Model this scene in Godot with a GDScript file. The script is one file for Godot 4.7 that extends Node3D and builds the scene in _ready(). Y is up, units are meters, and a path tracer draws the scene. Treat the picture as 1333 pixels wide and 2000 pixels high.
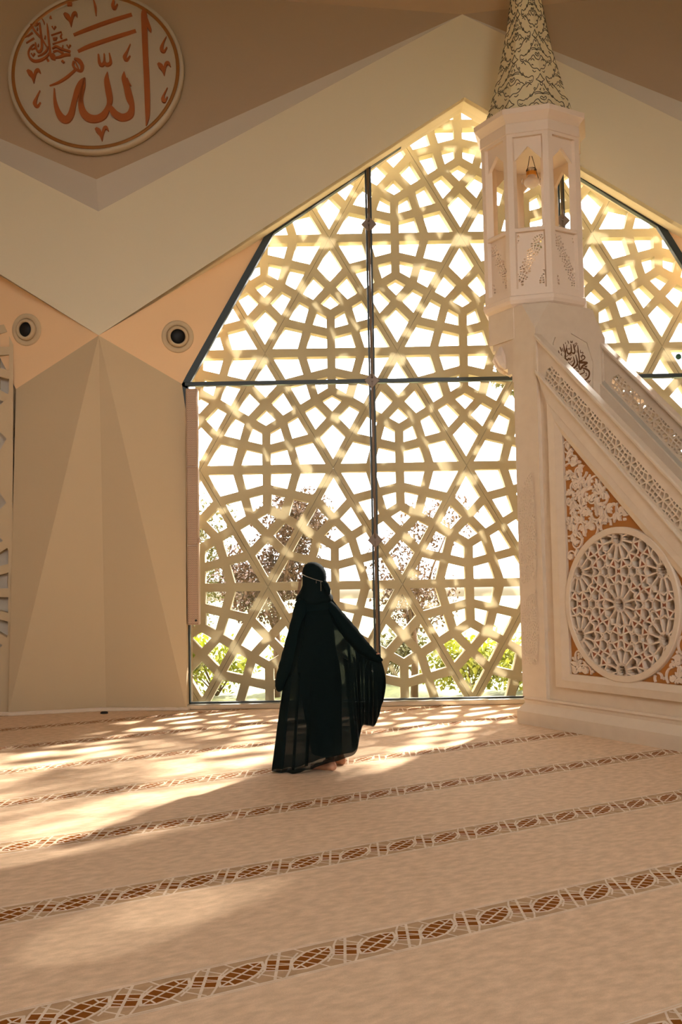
extends Node3D

# ---------------------------------------------------------------- small helpers
var rng := RandomNumberGenerator.new()
var M := {}                       # materials by name
const AX := 1.635                 # x of the window's axis

func unique(parent: Node, called: String) -> String:
	if not parent.has_node(called):
		return called
	var k := 1
	while parent.has_node("%s_%03d" % [called, k]):
		k += 1
	return "%s_%03d" % [called, k]

func put(called: String, mesh: Mesh, mat: Material, parent: Node3D = null) -> MeshInstance3D:
	var p: Node3D = parent if parent else self
	var o := MeshInstance3D.new()
	o.name = unique(p, called)
	o.mesh = mesh
	o.material_override = mat
	p.add_child(o, true)
	return o

func thing(called: String, at := Vector3.ZERO, turn := 0.0) -> Node3D:
	var o := Node3D.new()
	o.name = unique(self, called)
	add_child(o, true)
	o.position = at
	o.rotation.y = turn
	return o

func tag(o: Node, label: String, category := "", group := "", kind := "") -> void:
	o.set_meta("label", label)
	if category:
		o.set_meta("category", category)
	if group:
		o.set_meta("group", group)
	if kind:
		o.set_meta("kind", kind)

func begin(flat := true) -> SurfaceTool:
	var st := SurfaceTool.new()
	st.begin(Mesh.PRIMITIVE_TRIANGLES)
	st.set_smooth_group(-1 if flat else 0)
	return st

func done(st: SurfaceTool) -> ArrayMesh:
	st.generate_normals()
	return st.commit()

func tri(st: SurfaceTool, a: Vector3, b: Vector3, c: Vector3) -> void:
	st.add_vertex(a)
	st.add_vertex(b)
	st.add_vertex(c)

# corners counter-clockwise as seen from the front
func quad(st: SurfaceTool, a: Vector3, b: Vector3, c: Vector3, d: Vector3) -> void:
	tri(st, a, c, b)
	tri(st, a, d, c)

func uquad(st: SurfaceTool, v: Array, uv: Array) -> void:
	for k in [0, 2, 1, 0, 3, 2]:
		st.set_uv(uv[k])
		st.add_vertex(v[k])

func ccw(p: PackedVector2Array) -> PackedVector2Array:
	if Geometry2D.is_polygon_clockwise(p) == (area2(p) > 0.0):
		pass
	if area2(p) < 0.0:
		var q := p.duplicate()
		q.reverse()
		return q
	return p

func area2(p: PackedVector2Array) -> float:
	var s := 0.0
	for i in p.size():
		s += p[i].cross(p[(i + 1) % p.size()])
	return s * 0.5

func V2(flat: Array) -> PackedVector2Array:
	var p := PackedVector2Array()
	for i in range(0, flat.size(), 2):
		p.append(Vector2(flat[i], flat[i + 1]))
	return p

# a polygon with thickness from z0 (back) to z1 (front), in the axes of xf
func prism(st: SurfaceTool, poly: PackedVector2Array, z0: float, z1: float, xf := Transform3D.IDENTITY, bevel := 0.0) -> void:
	var p := ccw(poly)
	var top := p
	if bevel > 0.0:
		top = inset(p, bevel)
		if top.size() != p.size():
			top = p
			bevel = 0.0
	var ids := Geometry2D.triangulate_polygon(top)
	for i in range(0, ids.size(), 3):
		var a := top[ids[i]]
		var b := top[ids[i + 1]]
		var c := top[ids[i + 2]]
		if (b - a).cross(c - a) < 0.0:
			var t := b
			b = c
			c = t
		tri(st, xf * Vector3(a.x, a.y, z1), xf * Vector3(c.x, c.y, z1), xf * Vector3(b.x, b.y, z1))
	var ids2 := ids if bevel == 0.0 else Geometry2D.triangulate_polygon(p)
	for i in range(0, ids2.size(), 3):
		var a := p[ids2[i]]
		var b := p[ids2[i + 1]]
		var c := p[ids2[i + 2]]
		if (b - a).cross(c - a) < 0.0:
			var t := b
			b = c
			c = t
		tri(st, xf * Vector3(a.x, a.y, z0), xf * Vector3(b.x, b.y, z0), xf * Vector3(c.x, c.y, z0))
	var zb := z1 - bevel
	for i in p.size():
		var j := (i + 1) % p.size()
		quad(st, xf * Vector3(p[i].x, p[i].y, z0), xf * Vector3(p[j].x, p[j].y, z0), xf * Vector3(p[j].x, p[j].y, zb), xf * Vector3(p[i].x, p[i].y, zb))
		if bevel > 0.0:
			quad(st, xf * Vector3(p[i].x, p[i].y, zb), xf * Vector3(p[j].x, p[j].y, zb), xf * Vector3(top[j].x, top[j].y, z1), xf * Vector3(top[i].x, top[i].y, z1))

# every edge of a convex polygon moved inwards by d
func inset(p: PackedVector2Array, d: float) -> PackedVector2Array:
	var n := p.size()
	var out := PackedVector2Array()
	for i in n:
		var a := p[(i + n - 1) % n]
		var b := p[i]
		var c := p[(i + 1) % n]
		var u := (b - a).normalized()
		var v := (c - b).normalized()
		var nu := Vector2(-u.y, u.x)
		var nv := Vector2(-v.y, v.x)
		var k := 1.0 + nu.dot(nv)
		if k < 0.15:
			return PackedVector2Array()
		out.append(b + (nu + nv) * (d / k))
	for i in n:
		if (out[(i + 1) % n] - out[i]).dot(p[(i + 1) % n] - p[i]) <= 0.0:
			return PackedVector2Array()
	return out

# one cell of a pierced screen: the cell's outline with a hole d inside it, front, back and the hole's walls
func ring_cell(st: SurfaceTool, cell: PackedVector2Array, d: float, z0: float, z1: float, xf: Transform3D, open := true) -> void:
	var p := ccw(cell)
	var q := inset(p, d) if open else PackedVector2Array()
	if q.size() == 0:
		for i in range(1, p.size() - 1):
			tri(st, xf * Vector3(p[0].x, p[0].y, z1), xf * Vector3(p[i + 1].x, p[i + 1].y, z1), xf * Vector3(p[i].x, p[i].y, z1))
			tri(st, xf * Vector3(p[0].x, p[0].y, z0), xf * Vector3(p[i].x, p[i].y, z0), xf * Vector3(p[i + 1].x, p[i + 1].y, z0))
		return
	for i in p.size():
		var j := (i + 1) % p.size()
		quad(st, xf * Vector3(p[i].x, p[i].y, z1), xf * Vector3(p[j].x, p[j].y, z1), xf * Vector3(q[j].x, q[j].y, z1), xf * Vector3(q[i].x, q[i].y, z1))
		quad(st, xf * Vector3(p[i].x, p[i].y, z0), xf * Vector3(q[i].x, q[i].y, z0), xf * Vector3(q[j].x, q[j].y, z0), xf * Vector3(p[j].x, p[j].y, z0))
		quad(st, xf * Vector3(q[i].x, q[i].y, z1), xf * Vector3(q[j].x, q[j].y, z1), xf * Vector3(q[j].x, q[j].y, z0), xf * Vector3(q[i].x, q[i].y, z0))

# the twelve cells of one triangle of the star lattice
func tri_cells(A: Vector2, B: Vector2, C: Vector2) -> Array:
	var out := []
	var G := (A + B + C) / 3.0
	for c in [[A, B, C], [B, C, A], [C, A, B]]:
		var P: Vector2 = c[0]
		var e1: Vector2 = P + (c[1] - P) * 0.27
		var e2: Vector2 = P + (c[2] - P) * 0.27
		var m1: Vector2 = (P + c[1]) * 0.5
		var m2: Vector2 = (P + c[2]) * 0.5
		var h1 := G + (m1 - G) * 0.5
		var h2 := G + (m2 - G) * 0.5
		var X: Vector2 = Geometry2D.line_intersects_line(e1, h2 - e1, e2, h1 - e2)
		out.append(PackedVector2Array([P, e1, X, e2]))
		out.append(PackedVector2Array([e1, m1, h1, X]))
		out.append(PackedVector2Array([e2, X, h2, m2]))
		out.append(PackedVector2Array([X, h1, G, h2]))
	return out

# cells of the star lattice of side L over a rectangle (nodes on y = 0 row), clipped to a convex outline
func lattice_cells(L: float, clip: PackedVector2Array, origin := Vector2.ZERO) -> Array:
	var lo := clip[0]
	var hi := clip[0]
	for q in clip:
		lo = lo.min(q)
		hi = hi.max(q)
	var H := L * 0.8660254
	var out := []
	for r in range(int(floor((lo.y - origin.y) / H)) - 1, int(ceil((hi.y - origin.y) / H)) + 1):
		for k in range(int(floor((lo.x - origin.x) / L)) - 2, int(ceil((hi.x - origin.x) / L)) + 2):
			var s := 0.5 * L if posmod(r, 2) == 1 else 0.0
			var A := origin + Vector2(k * L + s, r * H)
			var B := A + Vector2(L, 0)
			var T := A + Vector2(L * 0.5, H)
			var S := T + Vector2(L, 0)
			for t in [[A, B, T], [B, S, T]]:
				for cell in tri_cells(t[0], t[1], t[2]):
					for piece in Geometry2D.intersect_polygons(cell, clip):
						if absf(area2(piece)) > L * L * 0.0004:
							out.append(ccw(piece))
	return out

func box(st: SurfaceTool, c: Vector3, s: Vector3, xf := Transform3D.IDENTITY, bevel := 0.0) -> void:
	var h := s * 0.5
	var b := minf(bevel, minf(h.x, minf(h.y, h.z)) * 0.9)
	if b <= 0.0:
		prism(st, V2([-h.x, -h.y, h.x, -h.y, h.x, h.y, -h.x, h.y]), -h.z, h.z, xf * Transform3D(Basis.IDENTITY, c))
		return
	var o := V2([-h.x, -h.y + b, -h.x + b, -h.y, h.x - b, -h.y, h.x, -h.y + b, h.x, h.y - b, h.x - b, h.y, -h.x + b, h.y, -h.x, h.y - b])
	prism(st, o, -h.z + b, h.z, xf * Transform3D(Basis.IDENTITY, c), b)
	prism(st, o, -h.z, -h.z + b, xf * Transform3D(Basis.IDENTITY, c))

func bar(st: SurfaceTool, a: Vector2, b: Vector2, w: float, z0: float, z1: float, xf: Transform3D) -> void:
	var u := (b - a).normalized()
	var n := Vector2(-u.y, u.x) * w * 0.5
	a -= u * w * 0.35
	b += u * w * 0.35
	prism(st, PackedVector2Array([a - n, b - n, b + n, a + n]), z0, z1, xf)

func tube(st: SurfaceTool, pts: Array, radii: Array, sides := 8, squash := 1.0) -> void:
	var rings := []
	var up := Vector3.UP
	for i in pts.size():
		var d: Vector3 = (pts[mini(i + 1, pts.size() - 1)] - pts[maxi(i - 1, 0)]).normalized()
		if absf(d.dot(up)) > 0.95:
			up = Vector3.BACK
		var x := up.cross(d).normalized()
		var y := d.cross(x)
		up = y
		var r: float = radii[mini(i, radii.size() - 1)]
		var ring := []
		for k in sides:
			var a := TAU * k / sides
			ring.append(pts[i] + (x * cos(a) + y * sin(a) * squash) * r)
		rings.append(ring)
	skin(st, rings, true)

func skin(st: SurfaceTool, rings: Array, closed := true, caps := true) -> void:
	for i in rings.size() - 1:
		var n: int = rings[i].size()
		for k in (n if closed else n - 1):
			var j := (k + 1) % n
			quad(st, rings[i][k], rings[i][j], rings[i + 1][j], rings[i + 1][k])
	if caps and closed:
		for e in [0, rings.size() - 1]:
			var c := Vector3.ZERO
			var n: int = rings[e].size()
			for v in rings[e]:
				c += v / n
			for k in n:
				if e == 0:
					tri(st, c, rings[e][k], rings[e][(k + 1) % n])
				else:
					tri(st, c, rings[e][(k + 1) % n], rings[e][k])

# profile: pairs of radius and height, turned about y
func lathe(st: SurfaceTool, profile: Array, seg: int, xf := Transform3D.IDENTITY, phase := 0.0, caps := true) -> void:
	var rings := []
	for i in range(0, profile.size(), 2):
		var ring := []
		for k in seg:
			var a := phase - TAU * k / seg
			ring.append(xf * Vector3(profile[i] * cos(a), profile[i + 1], profile[i] * sin(a)))
		rings.append(ring)
	skin(st, rings, true, caps)

func catmull(v: Array, n: int) -> Array:
	var out := []
	for i in v.size() - 1:
		var p0: Vector3 = v[maxi(i - 1, 0)]
		var p3: Vector3 = v[mini(i + 2, v.size() - 1)]
		for k in n:
			out.append(v[i].cubic_interpolate(v[i + 1], p0, p3, float(k) / n))
	out.append(v[-1])
	return out

func triples(flat: Array) -> Array:
	var out := []
	for i in range(0, flat.size(), 3):
		out.append(Vector3(flat[i], flat[i + 1], flat[i + 2]))
	return out

# a pen stroke: points with x, y and width, drawn as a raised ribbon
func stroke(st: SurfaceTool, pts: Array, z0: float, z1: float, xf: Transform3D) -> void:
	var n := pts.size()
	var l := []
	var r := []
	for i in n:
		var a: Vector3 = pts[maxi(i - 1, 0)]
		var b: Vector3 = pts[mini(i + 1, n - 1)]
		var d := Vector2(b.x - a.x, b.y - a.y).normalized()
		var w: float = maxf(pts[i].z, 0.0002) * 0.5
		l.append(Vector2(pts[i].x - d.y * w, pts[i].y + d.x * w))
		r.append(Vector2(pts[i].x + d.y * w, pts[i].y - d.x * w))
	for i in n - 1:
		var q := [r[i], r[i + 1], l[i + 1], l[i]]
		var f := []
		var k := []
		for p in q:
			f.append(xf * Vector3(p.x, p.y, z1))
			k.append(xf * Vector3(p.x, p.y, z0))
		quad(st, f[0], f[1], f[2], f[3])
		quad(st, k[0], k[1], f[1], f[0])
		quad(st, k[2], k[3], f[3], f[2])
	for e in [0, n - 1]:
		quad(st, xf * Vector3(r[e].x, r[e].y, z0), xf * Vector3(l[e].x, l[e].y, z0), xf * Vector3(l[e].x, l[e].y, z1), xf * Vector3(r[e].x, r[e].y, z1))

func blob(st: SurfaceTool, c: Vector2, rx: float, ry: float, z0: float, z1: float, xf: Transform3D, turn := 0.0, n := 10) -> void:
	var p := PackedVector2Array()
	for k in n:
		p.append(c + Vector2(rx * cos(TAU * k / n), ry * sin(TAU * k / n)).rotated(turn))
	prism(st, p, z0, z1, xf)

# ---------------------------------------------------------------- materials
func mat(called: String, c: Color, rough := 0.8, metal := 0.0) -> StandardMaterial3D:
	var m := StandardMaterial3D.new()
	m.resource_name = called
	m.albedo_color = c
	m.roughness = rough
	m.metallic = metal
	m.cull_mode = BaseMaterial3D.CULL_DISABLED
	M[called] = m
	return m

func noise_tex(seed_: int, freq: float, lo: Color, hi: Color, size := 512, normal := false, octaves := 4) -> NoiseTexture2D:
	var f := FastNoiseLite.new()
	f.seed = seed_
	f.frequency = freq
	f.fractal_octaves = octaves
	var t := NoiseTexture2D.new()
	t.noise = f
	t.width = size
	t.height = size
	t.seamless = true
	if normal:
		t.as_normal_map = true
		t.bump_strength = 4.0
	else:
		var g := Gradient.new()
		g.set_color(0, lo)
		g.set_color(1, hi)
		t.color_ramp = g
	return t

func relief(m: StandardMaterial3D, tex: Texture2D, scale: float, cm: float, world := true) -> void:
	m.heightmap_enabled = true
	m.heightmap_texture = tex
	m.heightmap_scale = cm
	m.uv1_triplanar = true
	m.uv1_world_triplanar = world
	m.uv1_scale = Vector3.ONE * scale

func carpet_image() -> ImageTexture:
	# one repeat of the woven border (0.3155 m along, 1.25 m across the rows)
	var w := 256
	var h := 1024
	var im := Image.create(w, h, false, Image.FORMAT_RGB8)
	var plain := Color(0.95, 0.825, 0.70)
	var line := Color(0.97, 0.89, 0.80)
	var brown := Color(0.59, 0.345, 0.12)
	var tan_ := Color(0.81, 0.67, 0.525)
	im.fill(plain)
	var L := 1.0
	var sx := w / L
	var sy := h * 0.3155 / 1.25
	var mid := h * 0.5
	var half := 0.40
	im.fill_rect(Rect2i(0, int(mid - half * sy), w, int(2.0 * half * sy)), tan_)
	# frame of the motif: a leaning oval on axes e1, e2 and a leaning two by two block between ovals
	var ov := func(a: float, b: float) -> Vector2: return Vector2(a * 0.866 + b * 0.5 + 0.02, -a * 0.5 + b * 0.866)
	var bl := func(a: float, b: float) -> Vector2: return Vector2(0.53 + a * 0.866 - b * 0.5, -0.02 + a * 0.5 + b * 0.866)
	var rim := []
	for q in [[-0.44, 0.0], [-0.30, -0.13], [-0.10, -0.175], [0.12, -0.185], [0.32, -0.13], [0.45, 0.0], [0.30, 0.13], [0.10, 0.175], [-0.12, 0.185], [-0.32, 0.13]]:
		rim.append(ov.call(q[0], q[1]))
	var block := [bl.call(-0.15, -0.175), bl.call(0.17, -0.175), bl.call(0.17, 0.175), bl.call(-0.15, 0.175)]
	for shape in [rim, block]:
		for k in [-1, 0, 1]:
			var q := PackedVector2Array()
			for p in shape:
				q.append(p + Vector2(k, 0))
			for y in range(int(mid - half * sy), int(mid + half * sy)):
				for x in w:
					if Geometry2D.is_point_in_polygon(Vector2(x / sx, (y - mid) / sy), q):
						im.set_pixel(x, y, brown)
	var segs := []
	for k in 10:
		segs.append([rim[k], rim[(k + 1) % 10], 0.020])
	for k in 4:
		segs.append([block[k], block[(k + 1) % 4], 0.016])
	segs.append([bl.call(0.0, -0.45), bl.call(0.0, 0.45), 0.020])
	segs.append([bl.call(-0.17, 0.0), bl.call(0.19, 0.0), 0.015])
	segs.append([ov.call(-0.27, 0.0), ov.call(0.27, 0.0), 0.016])
	for e in [-0.17, -0.01, 0.15]:
		segs.append([ov.call(e, -0.18), ov.call(e + 0.03, 0.18), 0.013])
	for q in [[-0.27, 0, -0.44, 0.0], [0.27, 0, 0.45, 0.0], [0.27, 0, 0.32, -0.13], [-0.27, 0, -0.32, 0.13], [-0.27, 0, -0.30, -0.13], [0.27, 0, 0.30, 0.13],
		[-0.30, -0.13, -0.36, -0.30], [-0.10, -0.175, -0.14, -0.5], [0.12, -0.185, 0.16, -0.45], [0.30, 0.13, 0.36, 0.30], [0.10, 0.175, 0.14, 0.5], [-0.12, 0.185, -0.16, 0.45]]:
		segs.append([ov.call(q[0], q[1]), ov.call(q[2], q[3]), 0.014])
	for q in [[-0.15, -0.175, -0.10, -0.5], [0.17, 0.175, 0.12, 0.5], [0.17, -0.175, 0.24, -0.4], [-0.15, 0.175, -0.22, 0.4]]:
		segs.append([bl.call(q[0], q[1]), bl.call(q[2], q[3]), 0.014])
	var r := RandomNumberGenerator.new()
	r.seed = 4
	for sg in segs:
		for k in [-1, 0, 1]:
			var a: Vector2 = sg[0] + Vector2(k, 0)
			var b: Vector2 = sg[1] + Vector2(k, 0)
			var m: float = sg[2]
			for y in range(int((maxf(minf(a.y, b.y), -half) - m) * sy + mid), int((minf(maxf(a.y, b.y), half) + m) * sy + mid) + 1):
				for x in range(maxi(0, int((minf(a.x, b.x) - m) * sx)), mini(w, int((maxf(a.x, b.x) + m) * sx) + 1)):
					var p := Vector2(x / sx, (y - mid) / sy)
					if absf(p.y) < half and p.distance_to(Geometry2D.get_closest_point_to_segment(p, a, b)) < m:
						im.set_pixel(x, y, line)
	for s in [-1.0, 1.0]:
		im.fill_rect(Rect2i(0, int(mid + s * half * sy) - 4, w, 8), line)
		im.fill_rect(Rect2i(0, int(mid + s * (half + 0.045) * sy) - 3, w, 5), line)
	for y in h:
		for x in w:
			var g := 1.0 + r.randf_range(-0.05, 0.05)
			im.set_pixel(x, y, im.get_pixel(x, y) * Color(g, g, g))
	return ImageTexture.create_from_image(im)

func grille_image() -> ImageTexture:
	var im := Image.create(64, 64, false, Image.FORMAT_RGB8)
	im.fill(Color(0.78, 0.69, 0.60))
	for y in 64:
		for x in 64:
			var fx := fposmod(x + (8.0 if int(y / 16.0) % 2 else 0.0), 16.0) - 8.0
			var fy := fposmod(y, 16.0) - 8.0
			if fx * fx + fy * fy < 24.0:
				im.set_pixel(x, y, Color(0.22, 0.19, 0.17))
	return ImageTexture.create_from_image(im)

func materials() -> void:
	var fine := noise_tex(3, 0.05, Color(0.35, 0.35, 0.35), Color(0.65, 0.65, 0.65), 256)
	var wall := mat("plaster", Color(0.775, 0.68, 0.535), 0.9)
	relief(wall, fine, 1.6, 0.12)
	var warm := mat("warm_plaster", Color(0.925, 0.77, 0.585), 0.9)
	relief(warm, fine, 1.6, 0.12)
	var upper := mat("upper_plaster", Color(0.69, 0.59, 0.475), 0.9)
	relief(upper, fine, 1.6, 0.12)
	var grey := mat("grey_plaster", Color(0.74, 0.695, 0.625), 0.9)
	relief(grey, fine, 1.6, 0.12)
	var ribp := mat("lit_rib_plaster", Color(0.865, 0.81, 0.685), 0.9)  # plaster made paler so its colour holds the extra light on the ribs
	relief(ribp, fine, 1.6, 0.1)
	var marble := mat("marble", Color(0.87, 0.795, 0.695), 0.55)
	marble.albedo_texture = noise_tex(9, 0.012, Color(0.965, 0.955, 0.945), Color(1, 1, 1), 512)
	relief(marble, fine, 1.1, 0.04)
	var ws := mat("lit_marble", Color(0.925, 0.84, 0.745), 0.6)  # paler copy of the marble carrying the tower's brighter light in its colour
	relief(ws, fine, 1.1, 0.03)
	mat("marble_carved", Color(0.88, 0.80, 0.71), 0.65)
	mat("inlay_ground", Color(0.70, 0.45, 0.20), 0.7)
	mat("inlay_brown", Color(0.56, 0.30, 0.17), 0.7)
	mat("print_brown", Color(0.40, 0.25, 0.12), 0.7)
	mat("copper", Color(0.66, 0.36, 0.17), 0.55, 0.25)
	mat("bronze_ring", Color(0.60, 0.38, 0.16), 0.5, 0.35)
	mat("disc", Color(0.73, 0.665, 0.565), 0.7)
	mat("cone_metal", Color(0.96, 0.895, 0.72), 0.42, 0.2)
	mat("cone_groove_shade", Color(0.37, 0.33, 0.25), 0.5, 0.3)  # dark tint stands for the shade inside carved grooves
	mat("frame_dark", Color(0.10, 0.14, 0.12), 0.45)
	mat("steel", Color(0.44, 0.37, 0.31), 0.45, 0.5)
	mat("sill_metal", Color(0.80, 0.76, 0.68), 0.28, 0.75)
	var concrete := mat("concrete", Color(0.63, 0.57, 0.44), 0.9)
	relief(concrete, fine, 1.2, 0.3)
	var glass := mat("dusty_glass", Color(1.0, 0.96, 0.86, 1.0), 0.6)
	glass.transparency = BaseMaterial3D.TRANSPARENCY_ALPHA
	glass.albedo_texture = noise_tex(21, 0.011, Color(1, 1, 1, 0.018), Color(1, 1, 1, 0.034), 512, false, 5)
	glass.backlight_enabled = true
	glass.backlight = Color(1.7, 1.64, 1.46)
	mat("black", Color(0.03, 0.03, 0.035), 0.6)
	var gr := mat("grille", Color(1.0, 0.93, 0.86), 0.6, 0.1)
	gr.albedo_texture = grille_image()
	gr.uv1_triplanar = true
	gr.uv1_scale = Vector3.ONE * 18.0
	mat("speaker_body", Color(0.78, 0.68, 0.58), 0.6, 0.1)
	var carpet := mat("carpet", Color(0.97, 0.965, 0.95), 1.0)
	carpet.albedo_texture = carpet_image()
	carpet.detail_enabled = true
	carpet.detail_blend_mode = BaseMaterial3D.BLEND_MODE_MUL
	carpet.detail_uv_layer = BaseMaterial3D.DETAIL_UV_2
	carpet.detail_albedo = noise_tex(5, 0.024, Color(0.87, 0.855, 0.84), Color(1, 1, 1), 1024, false, 6)
	var mk := Image.create(4, 4, false, Image.FORMAT_RGB8)
	mk.fill(Color(1, 1, 1))
	carpet.detail_mask = ImageTexture.create_from_image(mk)
	carpet.metallic_specular = 0.15
	var cloth := mat("chiffon", Color(0.03, 0.085, 0.085, 0.905), 0.9)
	cloth.backlight_enabled = true
	cloth.backlight = Color(0.075, 0.092, 0.085)
	cloth.transparency = BaseMaterial3D.TRANSPARENCY_ALPHA
	mat("black_cloth", Color(0.03, 0.082, 0.082), 0.95)
	mat("scarf", Color(0.03, 0.08, 0.08), 0.85)
	for c in ["chiffon", "black_cloth", "scarf"]:
		M[c].metallic_specular = 0.25
	mat("bead", Color(0.85, 0.80, 0.70), 0.3, 0.4)
	mat("bead_brown", Color(0.45, 0.27, 0.20), 0.5)
	mat("skin", Color(0.80, 0.58, 0.45), 0.6)
	var bowl := mat("bowl_glass", Color(0.95, 0.88, 0.82, 0.55), 0.3)
	bowl.transparency = BaseMaterial3D.TRANSPARENCY_ALPHA
	mat("gold", Color(0.85, 0.58, 0.25), 0.35, 0.8)
	mat("chain", Color(0.22, 0.16, 0.12), 0.5, 0.5)
	mat("green_foam", Color(0.20, 0.34, 0.27), 0.8)
	for g in [["leaf_brown", Color(0.27, 0.175, 0.10)], ["leaf_olive", Color(0.30, 0.29, 0.11)], ["leaf_green", Color(0.47, 0.49, 0.11)]]:
		var lf := mat(g[0], g[1], 0.7)
		lf.backlight_enabled = true
		lf.backlight = g[1].srgb_to_linear() * 1.4
	mat("bark", Color(0.30, 0.22, 0.16), 0.95)
	var lawn := mat("lawn", Color(0.40, 0.42, 0.17), 1.0)
	lawn.albedo_texture = noise_tex(31, 0.04, Color(0.6, 0.6, 0.5), Color(1, 1, 1), 512)
	lawn.uv1_triplanar = true
	lawn.uv1_world_triplanar = true
	lawn.uv1_scale = Vector3.ONE * 0.4

# ---------------------------------------------------------------- build
func _ready() -> void:
	rng.seed = 11
	var cam := Camera3D.new()
	cam.name = "camera"
	cam.position = Vector3(0, 1.55, 0)
	cam.rotation = (Basis(Vector3.RIGHT, deg_to_rad(3.8)) * Basis(Vector3.BACK, deg_to_rad(-1.03))).get_euler()
	cam.fov = 2.0 * rad_to_deg(atan(1000.0 / 1960.0))
	cam.near = 0.05
	cam.far = 300.0
	add_child(cam)
	var env := Environment.new()
	env.background_mode = Environment.BG_SKY
	var sm := ProceduralSkyMaterial.new()
	sm.sky_top_color = Color(1.0, 1.0, 1.0)
	sm.sky_horizon_color = Color(1.0, 1.0, 1.0)
	sm.ground_horizon_color = Color(0.62, 0.56, 0.44)
	sm.ground_bottom_color = Color(0.62, 0.56, 0.44)
	sm.sky_energy_multiplier = 2.2
	sm.sun_angle_max = 1.0
	var sky := Sky.new()
	sky.sky_material = sm
	env.sky = sky
	env.tonemap_mode = Environment.TONE_MAPPER_LINEAR
	env.tonemap_exposure = 2.3
	env.sdfgi_enabled = true
	env.ssao_enabled = true
	env.ssil_enabled = true
	var we := WorldEnvironment.new()
	we.name = "world_environment"
	we.environment = env
	add_child(we)
	var sun := DirectionalLight3D.new()
	sun.name = "sun"
	sun.light_color = Color(1.0, 0.97, 0.92)
	sun.light_energy = 9.0
	sun.light_angular_distance = 3.0
	sun.shadow_enabled = true
	sun.sky_mode = DirectionalLight3D.SKY_MODE_LIGHT_ONLY
	# from behind the window, high on the right
	var elev := deg_to_rad(32.0)
	var az := deg_to_rad(33.0)
	var to_sun := Vector3(sin(az) * cos(elev), sin(elev), -cos(az) * cos(elev))
	sun.basis = Basis.looking_at(-to_sun, Vector3.UP)
	add_child(sun)
	materials()
	room()
	big_window()
	lattice()
	minbar()
	medallion()
	vents()
	column_speaker()
	person()
	small_things()
	garden()

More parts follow.
